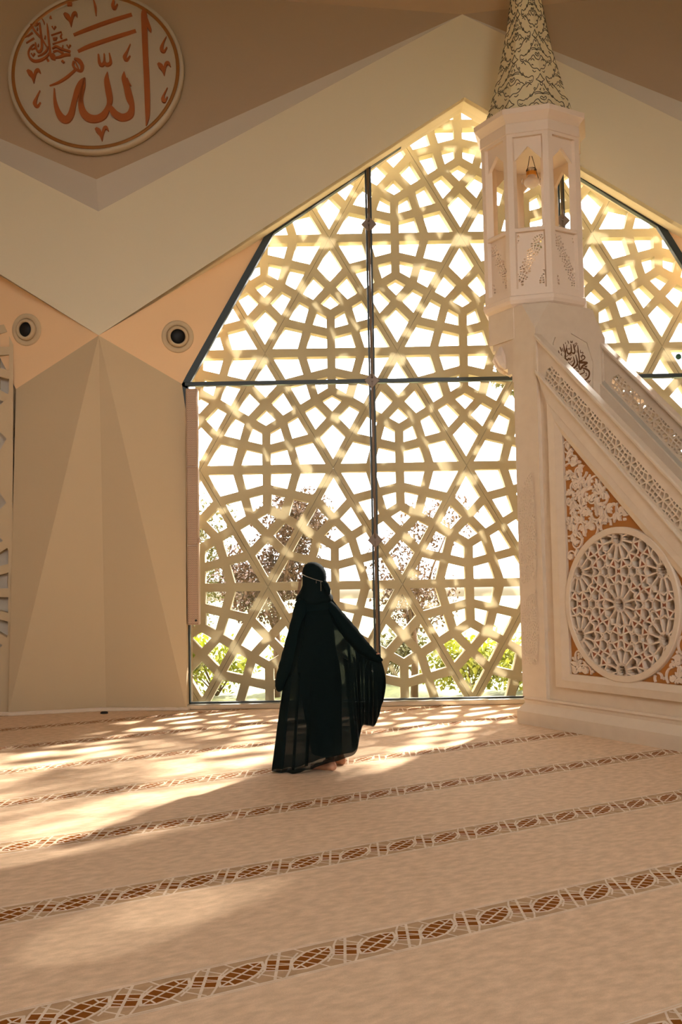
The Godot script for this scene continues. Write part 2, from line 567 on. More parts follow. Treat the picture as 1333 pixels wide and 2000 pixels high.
# ---------------------------------------------------------------- room
func room() -> void:
	# carpet: one sheet whose texture runs along the prayer rows (30 degrees to the window)
	var fl := Node3D.new()
	fl.name = "floor"
	add_child(fl)
	tag(fl, "beige wall to wall carpet with brown woven star borders in rows", "", "", "structure")
	var st := begin()
	var t := Vector3(cos(PI / 6), 0, -sin(PI / 6))
	var n := Vector3(sin(PI / 6), 0, cos(PI / 6))
	var nx := 30
	var nz := 34
	var f := FastNoiseLite.new()
	f.seed = 7
	f.frequency = 0.5
	var pt := func(i: int, j: int) -> Vector3:
		return Vector3(-7.5 + 15.0 * i / nx, 0, -12.42 + 17.0 * j / nz)
	for i in nx:
		for j in nz:
			for q in [[0, 0], [1, 1], [1, 0], [0, 0], [0, 1], [1, 1]]:
				var p: Vector3 = pt.call(i + q[0], nz - (j + q[1]))
				st.set_uv(Vector2((p.dot(t) - 3.238) / 0.3155, (p.dot(n) + 3.74) / 1.25 + 0.5))
				st.set_uv2(Vector2(p.dot(t) / 3.1, p.dot(n) / 1.5))
				st.add_vertex(p)
	put("carpet", done(st), M.carpet, fl)
	st = begin()
	box(st, Vector3(0, -0.105, -3.9), Vector3(15.6, 0.2, 17.4))
	put("slab", done(st), M.concrete, fl)

	var fw := Node3D.new()
	fw.name = "wall_front"
	add_child(fw)
	tag(fw, "beige folded wall of faceted piers, broad ribs and leaning upper panels around the window", "", "", "structure")
	half_bay(fw, func(p: Vector3) -> Vector3: return p, false, 0.0)
	half_bay(fw, func(p: Vector3) -> Vector3: return Vector3(2.0 * AX - p.x, p.y, p.z), true, 0.0)
	half_bay(fw, func(p: Vector3) -> Vector3: return Vector3(-5.83 - p.x, p.y, p.z), true, -0.12)
	# the blind window left of the pier: a closed field behind a star lattice
	var lw := Node3D.new()
	lw.name = "window_2"
	add_child(lw)
	tag(lw, "blind window at the left edge, pale star lattice over a beige field", "", "", "structure")
	st = begin()
	box(st, Vector3(-6.0, 3.7, -12.50), Vector3(4.3, 7.8, 0.08))
	put("backing", done(st), M.grey_plaster, lw)
	st = begin()
	var L := 1.735
	for cell in lattice_cells(L, V2([-7.9, 0.0, -4.05, 0.0, -4.05, 6.0, -7.9, 6.0]), Vector2(-4.30, -0.05)):
		ring_cell(st, cell, 0.052, -12.46, -12.34, Transform3D.IDENTITY)
	put("lattice", done(st), M.plaster, lw)

	var sh := begin()
	box(sh, Vector3(-7.65, 6.0, -3.8), Vector3(0.3, 12.4, 17.6))
	tag(put("wall_left", done(sh), M.plaster), "plain beige side wall left of the prayer hall", "", "", "structure")
	sh = begin()
	box(sh, Vector3(7.65, 6.0, -3.8), Vector3(0.3, 12.4, 17.6))
	tag(put("wall_right", done(sh), M.plaster), "plain beige side wall right of the prayer hall", "", "", "structure")
	sh = begin()
	for b in [[-5.8, 3.4], [-0.3, 5.0], [6.1, 2.8]]:  # unseen openings left between these, sized and placed for the light they admit
		box(sh, Vector3(b[0], 6.0, 4.75), Vector3(b[1], 12.4, 0.3))
	for b in [[-3.45, 1.3], [3.45, 2.5]]:
		box(sh, Vector3(b[0], 1.75, 4.75), Vector3(b[1], 3.9, 0.3))
		box(sh, Vector3(b[0], 11.2, 4.75), Vector3(b[1], 2.0, 0.3))
	tag(put("wall_back", done(sh), M.plaster), "back wall behind the viewer with two unseen openings added to light the hall", "", "", "structure")
	sh = begin()
	box(sh, Vector3(0, 12.15, -3.8), Vector3(15.6, 0.3, 17.6))
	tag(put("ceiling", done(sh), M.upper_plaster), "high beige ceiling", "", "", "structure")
	sh = begin()
	box(sh, Vector3(6.95, 6.0, -12.45), Vector3(1.6, 12.4, 0.4))
	put("side_strip", done(sh), M.plaster, fw)
	sh = begin()
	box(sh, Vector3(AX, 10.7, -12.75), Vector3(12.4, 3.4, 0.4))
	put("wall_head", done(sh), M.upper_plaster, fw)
	# thin pale skirting under the left pier and the blind window
	sh = begin()
	var line := [Vector3(-5.2, 0, -12.28), Vector3(-3.97, 0, -12.02), Vector3(-2.95, 0, -12.30), Vector3(-2.0, 0, -12.24), Vector3(-1.88, 0, -12.2)]
	for i in line.size() - 1:
		var a: Vector3 = line[i]
		var b: Vector3 = line[i + 1]
		var d := (b - a).normalized()
		var x := Transform3D(Basis(d, Vector3.UP, d.cross(Vector3.UP)), a)
		box(sh, Vector3((b - a).length() * 0.5, 0.02, 0.0), Vector3((b - a).length() + 0.02, 0.04, 0.05), x, 0.008)
	tag(put("baseboard_left", done(sh), M.marble), "thin pale skirting along the foot of the faceted pier", "", "", "structure")

func half_bay(parent: Node3D, mv: Callable, flip: bool, dx: float) -> void:
	var J := Vector3(-2.915, 4.559, -12.05)
	var V := Vector3(-2.915, 6.103, -12.05)
	var P := Vector3(AX, 7.515, -12.15)
	var A := Vector3(AX, 8.586, -12.15)
	var W := Vector3(-2.915, 6.467, -11.95)
	var Q := Vector3(-2.915, 9.05, -12.19)
	var tr := Vector3(-1.915 - dx, 3.985, -12.40)
	var br := Vector3(-1.90 - dx, 0.0, -12.20)
	var vb := Vector3(-2.93, 0.0, -12.40)
	var sh := Vector3(-0.818, 5.937, -12.42)
	var ag := Vector3(AX, 7.583, -12.42)
	var Rs := Vector3(-0.90, 0, 0)
	var k := (Rs.x - J.x) / (P.x - J.x)
	Rs = J.lerp(P, k)
	# thickness behind: every facet is a slab that runs back 0.5 m
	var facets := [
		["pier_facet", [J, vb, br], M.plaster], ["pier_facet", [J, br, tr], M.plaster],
		["rib", [J, P, A, V], M.lit_rib_plaster], ["rib_edge", [V, A, W], M.grey_plaster],  # the edge's grey colour stands in for weaker light on its slope
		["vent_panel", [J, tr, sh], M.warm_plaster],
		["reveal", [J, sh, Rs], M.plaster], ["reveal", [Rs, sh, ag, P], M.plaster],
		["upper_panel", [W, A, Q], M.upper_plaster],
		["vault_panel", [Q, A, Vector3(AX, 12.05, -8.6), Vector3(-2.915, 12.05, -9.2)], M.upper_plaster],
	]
	for fc in facets:
		var st := begin()
		var v := []
		for p in fc[1]:
			v.append(mv.call(p))
		if flip:
			v.reverse()
		var n: Vector3 = (v[1] - v[0]).cross(v[2] - v[0]).normalized()
		var back := Vector3(0, 0, -0.42) if fc[0] != "vault_panel" else Vector3(0, 0.15, -0.15)
		if fc[0] in ["reveal", "vent_panel"]:
			back = Vector3(0, 0, -0.1)
		if fc[0] == "pier_facet":
			back = Vector3(0, 0, -0.5)
		for i in range(1, v.size() - 1):
			tri(st, v[0], v[i + 1], v[i])
			tri(st, v[0] + back, v[i] + back, v[i + 1] + back)
		for i in v.size():
			var j := (i + 1) % v.size()
			quad(st, v[i] + back, v[j] + back, v[j], v[i])
		put(fc[0], done(st), fc[2], parent)

# ---------------------------------------------------------------- the large window
func outline() -> PackedVector2Array:
	return V2([-1.925, 0.06, 5.195, 0.06, 5.19, 4.0, 4.09, 5.937, AX, 7.583, -0.818, 5.937, -1.92, 4.0])

func big_window() -> void:
	var w := Node3D.new()
	w.name = "window_1"
	add_child(w)
	tag(w, "tall pointed window of dusty glass in dark frames before a stone star lattice", "", "", "structure")
	var o := outline()
	for i in o.size():
		var j := (i + 1) % o.size()
		var st := begin()
		bar(st, o[i], o[j], 0.03 if i == 0 else 0.085, -12.46, -12.385, Transform3D.IDENTITY)
		put("frame_bar", done(st), M.frame_dark, w)
	# panes between mullions and transom
	var xs := [-2.0, 0.416, 2.854, 5.3]
	for c in 3:
		for r in 2:
			var rect := V2([xs[c], 0.0 if r == 0 else 4.0, xs[c + 1], 0.0 if r == 0 else 4.0, xs[c + 1], 4.0 if r == 0 else 8.0, xs[c], 4.0 if r == 0 else 8.0])
			for piece in Geometry2D.intersect_polygons(o, rect):
				var st := begin()
				var p := ccw(piece)
				var ids := Geometry2D.triangulate_polygon(p)
				for z in [-12.425, -12.435]:
					for i in ids:
						st.set_uv(Vector2(p[i].x / 1.3, p[i].y / 4.0))
						st.add_vertex(Vector3(p[i].x, p[i].y, z))
				put("pane", done(st), M.dusty_glass, w)
	for x in [0.416, 2.854]:
		var top := 6.76
		for s in [-1, 1]:
			var st := begin()
			box(st, Vector3(x + s * 0.028, (top + 0.06) * 0.5, -12.41), Vector3(0.024, top - 0.06, 0.07), Transform3D.IDENTITY, 0.004)
			put("mullion", done(st), M.frame_dark, w)
		var st2 := begin(false)
		tube(st2, [Vector3(x, 0.06, -12.36), Vector3(x, top - 0.05, -12.36)], [0.016], 10)
		put("tension_rod", done(st2), M.steel, w)
		for y in [5.994, 4.005, 2.017]:
			var st := begin()
			prism(st, V2([x - 0.095, y, x, y - 0.10, x + 0.095, y, x, y + 0.10]), -12.39, -12.345, Transform3D.IDENTITY, 0.006)
			tube(st, [Vector3(x, y, -12.35), Vector3(x, y, -12.325)], [0.016], 8)
			tube(st, [Vector3(x, y + 0.03, -12.335), Vector3(x, y + 0.13, -12.335)], [0.014], 8)
			put("clamp_plate", done(st), M.steel, w)
	for sgm in [[-1.92, 0.40], [0.43, 2.84], [2.87, 5.19]]:
		var st := begin()
		box(st, Vector3((sgm[0] + sgm[1]) * 0.5, 4.005, -12.41), Vector3(sgm[1] - sgm[0], 0.05, 0.08), Transform3D.IDENTITY, 0.004)
		put("transom", done(st), M.frame_dark, w)
	var st := begin()
	box(st, Vector3(1.635, 0.03, -12.33), Vector3(7.15, 0.06, 0.19), Transform3D.IDENTITY, 0.008)
	tag(put("trim_1", done(st), M.sill_metal), "brushed metal sill along the foot of the tall window", "", "", "structure")

# ---------------------------------------------------------------- stone star lattice outside the glass
func lattice() -> void:
	var root := thing("lattice_screen", Vector3(AX, 0, -12.98))
	tag(root, "pale stone star lattice screen of triangular modules standing outside the tall window", "screen")
	var L := 1.725
	var H := 1.515
	var up := begin()
	var dn := begin()
	for c in tri_cells(Vector2(-L / 2, 0), Vector2(L / 2, 0), Vector2(0, H)):
		ring_cell(up, c, 0.055, -0.08, 0.08, Transform3D.IDENTITY)
	for c in tri_cells(Vector2(-L / 2, 0), Vector2(0, -H), Vector2(L / 2, 0)):
		ring_cell(dn, c, 0.055, -0.08, 0.08, Transform3D.IDENTITY)
	for e in [[up, Vector2(-L / 2, 0), Vector2(L / 2, 0), Vector2(0, H)], [dn, Vector2(-L / 2, 0), Vector2(0, -H), Vector2(L / 2, 0)]]:
		for k in 3:
			var a: Vector2 = e[1 + k]
			var b: Vector2 = e[1 + (k + 1) % 3]
			quad(e[0], Vector3(a.x, a.y, -0.08), Vector3(b.x, b.y, -0.08), Vector3(b.x, b.y, 0.08), Vector3(a.x, a.y, 0.08))
	var mu := done(up)
	var md := done(dn)
	# a node of the lattice lies on the window's axis at y = 6.01
	for r in range(-4, 2):
		var y := 6.01 + r * H
		var s := 0.0 if posmod(r, 2) == 0 else 0.5
		for k in range(-4, 4):
			var x := (k + s) * L
			for m in [[mu, x + L * 0.5, y], [md, x + L, y + H]]:
				var cx: float = m[1]
				var cy: float = m[2] + (H / 3.0 if m[0] == mu else -H / 3.0)
				if absf(cx) > 5.2 or cy > 9.3 - absf(cx) * 0.5 or cy < -0.3:
					continue
				var o := put("screen_module", m[0], M.concrete, root)
				o.position = Vector3(cx, cy - (H / 3.0 if m[0] == mu else -H / 3.0), 0)
				o.scale = Vector3(0.996, 0.996, 1)

	var st := begin()
	box(st, Vector3(0, -0.15, 0), Vector3(9.6, 0.19, 0.16))
	put("base_beam", done(st), M.concrete, root)

# ---------------------------------------------------------------- the pulpit (minbar)
func minbar() -> void:
	# local axes: x across its width, z along the stair towards the viewer
	var r := thing("pulpit", Vector3(1.82, 0, -10.7), PI / 6)
	tag(r, "carved pale stone pulpit with stair, pierced rosette panel and octagonal canopied tower", "pulpit")
	var side := Transform3D(Basis(Vector3(0, 0, 1), Vector3(0, 1, 0), Vector3(-1, 0, 0)), Vector3(0.06, 0, 0))
	var LEN := 3.75
	# plinth: profile swept round the long side, back and far side
	var st := begin()
	var prof := [[0.0, 0.0], [0.0, 0.132], [0.06, 0.215], [0.06, 0.245], [0.045, 0.262], [0.06, 0.28]]
	var rings := []
	for p in prof:
		var e: float = p[0]
		rings.append([Vector3(e, p[1], LEN), Vector3(e, p[1], e), Vector3(1.12 - e, p[1], e), Vector3(1.12 - e, p[1], LEN)])
	skin(st, rings, true)
	put("plinth", done(st), M.marble, r)
	# shaft of the tower, square below, brought to an octagon above
	st = begin()
	var sq := [Vector2(0.06, 0.03), Vector2(1.06, 0.03), Vector2(1.06, 0.40), Vector2(0.06, 0.40)]
	var floorplan := func(y: float, cut: float) -> Array:
		var out := []
		for i in 4:
			var c: Vector2 = sq[i]
			var a: Vector2 = (sq[(i + 3) % 4] - c).normalized()
			var b: Vector2 = (sq[(i + 1) % 4] - c).normalized()
			var cc := cut if i >= 2 else 0.0005
			out.append(Vector3(c.x + a.x * cc, y, c.y + a.y * cc))
			out.append(Vector3(c.x + b.x * cc, y, c.y + b.y * cc))
		out.reverse()
		return out
	skin(st, [floorplan.call(0.28, 0.0005), floorplan.call(4.14, 0.0005), floorplan.call(4.44, 0.20)], true)
	put("shaft", done(st), M.marble, r)
	# shoulder swelling down from the tower to the far balustrade
	st = begin()
	prism(st, V2([0.85, 3.3, 1.13, 3.3, 1.13, 3.96, 1.07, 4.14, 0.98, 4.30, 0.92, 4.44, 0.85, 4.44]), 0.05, 0.392, Transform3D.IDENTITY, 0.02)
	put("shoulder", done(st), M.marble, r)
	# long side wall below the stringer
	st = begin()
	var hole := PackedVector2Array()
	for k in 48:
		hole.append(Vector2(1.456, 1.262) + Vector2(0.68, 0).rotated(TAU * k / 48))
	for half in [V2([0.40, 0.28, 1.456, 0.28, 1.456, 2.583, 0.55, 3.47, 0.40, 3.62]), V2([1.456, 0.28, LEN, 0.28, LEN, 0.30, 1.456, 2.583])]:
		for piece in Geometry2D.clip_polygons(half, hole):
			prism(st, piece, -0.30, -0.045, side)
	put("side_wall", done(st), M.marble, r)
	st = begin()
	prism(st, V2([0.40, 0.28, LEN, 0.28, LEN, 0.30, 0.55, 3.47, 0.40, 3.62]), -1.0, -0.90, side)
	put("side_wall", done(st), M.marble, r)
	# raised frame round the triangular panel
	var outer := V2([0.55, 0.42, 3.55, 0.42, 0.55, 3.33])
	var inner := V2([0.745, 0.56, 3.147, 0.56, 0.745, 2.962])
	for i in 3:
		st = begin()
		var j := (i + 1) % 3
		var q := [outer[i], outer[j], inner[j], inner[i]]
		var mid := [outer[i].lerp(inner[i], 0.55), outer[j].lerp(inner[j], 0.55)]
		var lay := [[q[0], q[1], -0.045, 0.0], [mid[0], mid[1], 0.0, 0.012]]
		# two steps: a broad flat and a bevel down to the panel
		quad(st, side * Vector3(q[0].x, q[0].y, -0.045), side * Vector3(q[1].x, q[1].y, -0.045), side * Vector3(q[1].x, q[1].y, 0.004), side * Vector3(q[0].x, q[0].y, 0.004))
		quad(st, side * Vector3(q[0].x, q[0].y, 0.004), side * Vector3(q[1].x, q[1].y, 0.004), side * Vector3(mid[1].x, mid[1].y, 0.016), side * Vector3(mid[0].x, mid[0].y, 0.016))
		quad(st, side * Vector3(mid[0].x, mid[0].y, 0.016), side * Vector3(mid[1].x, mid[1].y, 0.016), side * Vector3(q[2].x, q[2].y, -0.01), side * Vector3(q[3].x, q[3].y, -0.01))
		quad(st, side * Vector3(q[3].x, q[3].y, -0.01), side * Vector3(q[3].x, q[3].y, -0.05), side * Vector3(q[2].x, q[2].y, -0.05), side * Vector3(q[2].x, q[2].y, -0.01))
		put("panel_frame", done(st), M.marble, r)
	arabesque(r, side)
	rosette(r, side)
	# sloping stringer band between the panel and the balustrade, with a thin ridge on top
	st = begin()
	prism(st, V2([0.40, 3.675, 0.55, 3.33, 0.60, 3.28, 3.62, 0.28, LEN, 0.28, LEN, 0.34]), -0.2, 0.012, side, 0.008)
	put("stringer", done(st), M.marble, r)
	st = begin()
	prism(st, V2([0.405, 3.655, LEN, 0.31, LEN, 0.345, 0.405, 3.69]), -0.2, 0.034, side, 0.008)
	put("ridge", done(st), M.marble, r)
	# two balustrades with pierced strips
	for w in [0.065, 1.005]:
		balustrade(r, w)
	# far stringer seen between the balustrades
	st = begin()
	prism(st, V2([0.40, 2.9, 3.3, 0.28, LEN, 0.28, LEN, 0.34, 0.40, 3.68]), -1.0, -0.93, side)
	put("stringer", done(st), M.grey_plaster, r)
	# treads behind the balustrade
	for k in 16:
		st = begin()
		var z := 0.40 + k * 0.20
		var y := 3.16 - k * 0.195
		box(st, Vector3(0.56, y * 0.5 + 0.14, z + 0.10), Vector3(0.72, maxf(y - 0.28, 0.05), 0.20))
		put("step", done(st), M.marble, r)
	# pierced carving on the tower's flank, two tapering fields
	st = begin()
	for cell in lattice_cells(0.16, V2([0.06, 1.45, 0.06, 2.45, 0.30, 2.66, 0.34, 1.9, 0.30, 1.50])):
		if absf(area2(cell)) > 0.0003:
			ring_cell(st, cell, 0.0065, -0.01, 0.006, side)
	for cell in lattice_cells(0.16, V2([0.06, 0.60, 0.06, 1.25, 0.29, 1.42, 0.32, 0.95, 0.28, 0.62])):
		if absf(area2(cell)) > 0.0003:
			ring_cell(st, cell, 0.0065, -0.01, 0.006, side)
	put("carved_field", done(st), M.marble, r)
	calligraphy(r)
	tower(r)

func balustrade(r: Node3D, w: float) -> void:
	var side := Transform3D(Basis(Vector3(0, 0, 1), Vector3(0, 1, 0), Vector3(-1, 0, 0)), Vector3(w, 0, 0))
	var s0 := 0.40
	var s1 := 3.7
	var top := func(s: float) -> float: return 4.03 - 0.968 * (s - 0.4)
	var bot := func(s: float) -> float: return 3.66 - 0.998 * (s - 0.4)
	# strip axis
	var a := Vector2(0.50, 3.745)
	var dir := Vector2(1, -0.985).normalized()
	var nrm := Vector2(-dir.y, dir.x)
	var L := 0.262
	var half := L * 0.31
	var strip := Transform3D(side.basis * Basis(Vector3(dir.x, dir.y, 0), Vector3(nrm.x, nrm.y, 0), Vector3(0, 0, 1)), side * Vector3(a.x + 0.04, a.y - 0.075, 0))
	var st := begin()
	var len := 4.3
	for cell in lattice_cells(L, V2([0.0, -half, len, -half, len, half, 0.0, half])):
		ring_cell(st, cell, 0.0075, -0.05, 0.0, strip)
	var o := Vector2(a.x + 0.04, a.y - 0.075)
	var u0 := o + nrm * half
	var l0 := o - nrm * half
	var u1 := u0 + dir * len
	var l1 := l0 + dir * len
	prism(st, PackedVector2Array([Vector2(s0, top.call(s0)), Vector2(s0, bot.call(s0)), l0, u0]), -0.05, 0.0, side)
	prism(st, PackedVector2Array([Vector2(s0, top.call(s0)), u0, u1, Vector2(s1, top.call(s1))]), -0.05, 0.0, side)
	prism(st, PackedVector2Array([Vector2(s0, bot.call(s0)), Vector2(s1, bot.call(s1)), l1, l0]), -0.05, 0.0, side)
	var b := Node3D.new()
	b.name = unique(r, "balustrade")
	r.add_child(b, true)
	put("pierced_panel", done(st), M.marble, b)
	st = begin()
	prism(st, PackedVector2Array([Vector2(s0, top.call(s0) - 0.005), Vector2(s1, top.call(s1) - 0.005), Vector2(s1, top.call(s1) + 0.05), Vector2(s0, top.call(s0) + 0.05)]), -0.075, 0.028, side, 0.012)
	put("rail", done(st), M.marble, b)
	st = begin()
	prism(st, PackedVector2Array([Vector2(s0 - 0.01, top.call(s0) + 0.04), Vector2(s0 - 0.01, bot.call(s0)), Vector2(s0 + 0.025, bot.call(s0) - 0.02), Vector2(s0 + 0.025, top.call(s0) + 0.01)]), -0.06, 0.02, side)
	put("end_post", done(st), M.marble, b)

func rosette(r: Node3D, side: Transform3D) -> void:
	var c := Vector2(1.456, 1.262)
	var R := 0.665
	var L := 0.62
	var root := Node3D.new()
	root.name = "rosette"
	r.add_child(root)
	# ring
	var st := begin()
	var n := 72
	for k in n:
		var a0 := TAU * k / n
		var a1 := TAU * (k + 1) / n
		var pr := [[R, -0.28], [R, 0.0], [R + 0.006, 0.008], [0.722, 0.008], [0.73, 0.0], [0.73, -0.045]]
		for i in pr.size() - 1:
			var v := []
			for q in [[a0, i], [a1, i], [a1, i + 1], [a0, i + 1]]:
				v.append(side * Vector3(c.x + pr[q[1]][0] * cos(q[0]), c.y + pr[q[1]][0] * sin(q[0]), pr[q[1]][1]))
			quad(st, v[0], v[1], v[2], v[3])
	put("ring", done(st), M.marble, root)
	# recess behind the star work
	st = begin()
	blob(st, c, R + 0.02, R + 0.02, -0.30, -0.27, side, 0.0, 48)
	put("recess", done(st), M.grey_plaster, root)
	# star work: one 30 degree half sector, mirrored and turned round every star
	var pol := func(rr: float, deg: float) -> Vector2: return Vector2(rr * cos(deg_to_rad(deg)), rr * sin(deg_to_rad(deg)))
	var P1: Vector2 = pol.call(0.085, 15)
	var S0: Vector2 = pol.call(0.115, 0)
	var S1: Vector2 = pol.call(0.115, 30)
	var P2: Vector2 = pol.call(0.315, 15)
	var A0: Vector2 = pol.call(0.352, 0)
	var A1: Vector2 = pol.call(0.352, 30)
	var B0 := Vector2(0.4475, 0.049)
	var C0 := Vector2(0.468, 0.0)
	var B1 := Vector2(0.405, 0.172)
	var C1: Vector2 = pol.call(0.478, 30)
	var Hx := Vector2(0.458, 0.2145)
	var Hm := Vector2(0.5, 0.2145)
	var H2: Vector2 = pol.call(0.505, 30)
	var segs := [[P1, S0], [P1, S1], [P1, P2], [P2, A0], [P2, A1], [P2, B0], [P2, B1], [B0, B1], [B0, C0], [B1, C1], [B0, Vector2(0.5, 0.049)], [B1, Hx], [Hx, Hm], [Hx, H2]]
	var inl := [[P2, B0, B1], [B0, C0, Vector2(0.5, 0.0), Vector2(0.5, 0.049)]]
	st = begin()
	var si := begin()
	var seen := {}
	for s in 7:
		var o := c if s == 0 else c + Vector2(L, 0).rotated(deg_to_rad(90.0 + 60.0 * (s - 1)))
		for k in 12:
			# fundamental triangle starts on the line to a neighbour (90 degrees up)
			var base := deg_to_rad(90.0 + 60.0 * (k / 2))
			var mir := k % 2 == 1
			var mv := func(p: Vector2) -> Vector2:
				return o + Vector2(p.x, -p.y if mir else p.y).rotated(base) * L
			for sg in segs:
				var a: Vector2 = mv.call(sg[0])
				var b: Vector2 = mv.call(sg[1])
				var m := ((a + b) * 0.5 * 2000.0).round()
				if seen.has(m):
					continue
				seen[m] = true
				if (a - c).length() > R and (b - c).length() > R:
					continue
				if (a - c).length() > R or (b - c).length() > R:
					var ins := a if (a - c).length() <= R else b
					var ou := b if ins == a else a
					var hit := Geometry2D.segment_intersects_circle(ins, ou, c, R)
					if hit >= 0.0:
						ou = ins.lerp(ou, hit)
					a = ins
					b = ou
				bar(st, a, b, 0.0145, -0.085, -0.004, side)
			for pc in inl:
				var poly := PackedVector2Array()
				var ok := true
				for p in pc:
					var q: Vector2 = mv.call(p)
					poly.append(q)
					ok = ok and (q - c).length() < R
				if ok:
					prism(si, ccw(poly), -0.035, -0.012, side)
	put("star_work", done(st), M.marble_carved, root)
	put("star_inlay", done(si), M.inlay_brown, root)

func arabesque(r: Node3D, side: Transform3D) -> void:
	var root := Node3D.new()
	root.name = "arabesque_panel"
	r.add_child(root)
	var st := begin()
	var hole := PackedVector2Array()
	for k in 64:
		hole.append(Vector2(1.456, 1.262) + Vector2(0.70, 0).rotated(TAU * k / 64))
	for half in [V2([0.73, 0.54, 1.456, 0.54, 1.456, 2.28, 0.73, 3.0]), V2([1.456, 0.54, 3.2, 0.54, 1.456, 2.28])]:
		for piece in Geometry2D.clip_polygons(half, hole):
			prism(st, piece, -0.06, -0.042, side)
	put("ground", done(st), M.inlay_ground, root)
	var c := Vector2(1.456, 1.262)
	var inside := func(p: Vector2, m: float) -> bool:
		return p.x > 0.745 + m and p.y > 0.56 + m and p.x + p.y < 3.707 - m * 1.4 and (p - c).length() > 0.73 + m
	var sv := begin()
	var sl := begin()
	var rg := RandomNumberGenerator.new()
	rg.seed = 5
	var leaf := func(p: Vector2, dir: float, s: float, kind: int) -> void:
		var shape: PackedVector2Array = [V2([0, -0.12, 0.25, -0.34, 0.55, -0.30, 0.8, -0.14, 1.15, 0.05, 0.86, 0.12, 0.6, 0.34, 0.34, 0.30, 0.18, 0.42, 0.05, 0.2]),
			V2([0, -0.08, 0.2, -0.4, 0.45, -0.48, 0.5, -0.2, 0.85, -0.25, 1.2, 0.0, 0.85, 0.25, 0.5, 0.2, 0.45, 0.48, 0.2, 0.4, 0, 0.08]),
			V2([0, -0.1, 0.3, -0.2, 0.6, -0.45, 0.95, -0.5, 1.2, -0.3, 0.95, -0.22, 0.8, 0.02, 0.5, 0.2, 0.15, 0.15])][kind]
		var q := PackedVector2Array()
		for v in shape:
			var w: Vector2 = p + v.rotated(dir) * s
			if not inside.call(w, 0.0):
				return
			q.append(w)
		prism(sl, q, -0.042, -0.018, side)
		var rib := [Vector3(p.x, p.y, 0.006)]
		var e: Vector2 = p + Vector2(0.8, 0).rotated(dir) * s
		rib.append(Vector3(e.x, e.y, 0.003))
		stroke(sl, rib, -0.018, -0.014, side)
	# scrolls: centre, radius, start angle, sense
	var cs := []
	for y in range(0, 17):
		for x in range(0, 17):
			var p := Vector2(0.80 + x * 0.155 + (0.078 if y % 2 else 0.0), 0.61 + y * 0.14)
			if inside.call(p, 0.03):
				cs.append(p)
	for i in cs.size():
		var p: Vector2 = cs[i]
		var sgn := 1.0 if i % 2 else -1.0
		var a0 := rg.randf() * TAU
		var run := []
		for k in 26:
			var a := a0 + sgn * k * 0.26
			var rr := 0.105 * exp(-k * 0.055)
			var q := p + Vector2(cos(a), sin(a)) * rr
			if inside.call(q, 0.006):
				run.append(Vector3(q.x, q.y, 0.0155))
			else:
				if run.size() > 3:
					stroke(sv, run, -0.042, -0.02, side)
				run = []
			if k in [3, 10, 17]:
				leaf.call(q, a + sgn * 1.2 + (0.9 if k == 10 else -0.4), rg.randf_range(0.065, 0.10), (i + k) % 3)
		if run.size() > 3:
			stroke(sv, run, -0.042, -0.02, side)
		leaf.call(p + Vector2(0.03, 0).rotated(a0 + 2.0), a0 + 5.1, rg.randf_range(0.06, 0.085), i % 3)
		for k in 2:
			var d := p + Vector2(0.098, 0).rotated(a0 + 1.7 + k * 2.6)
			if inside.call(d, 0.015):
				blob(sl, d, 0.015, 0.015, -0.042, -0.02, side)
	put("vine", done(sv), M.marble_carved, root)
	put("leaves", done(sl), M.marble_carved, root).set_meta("kind", "stuff")

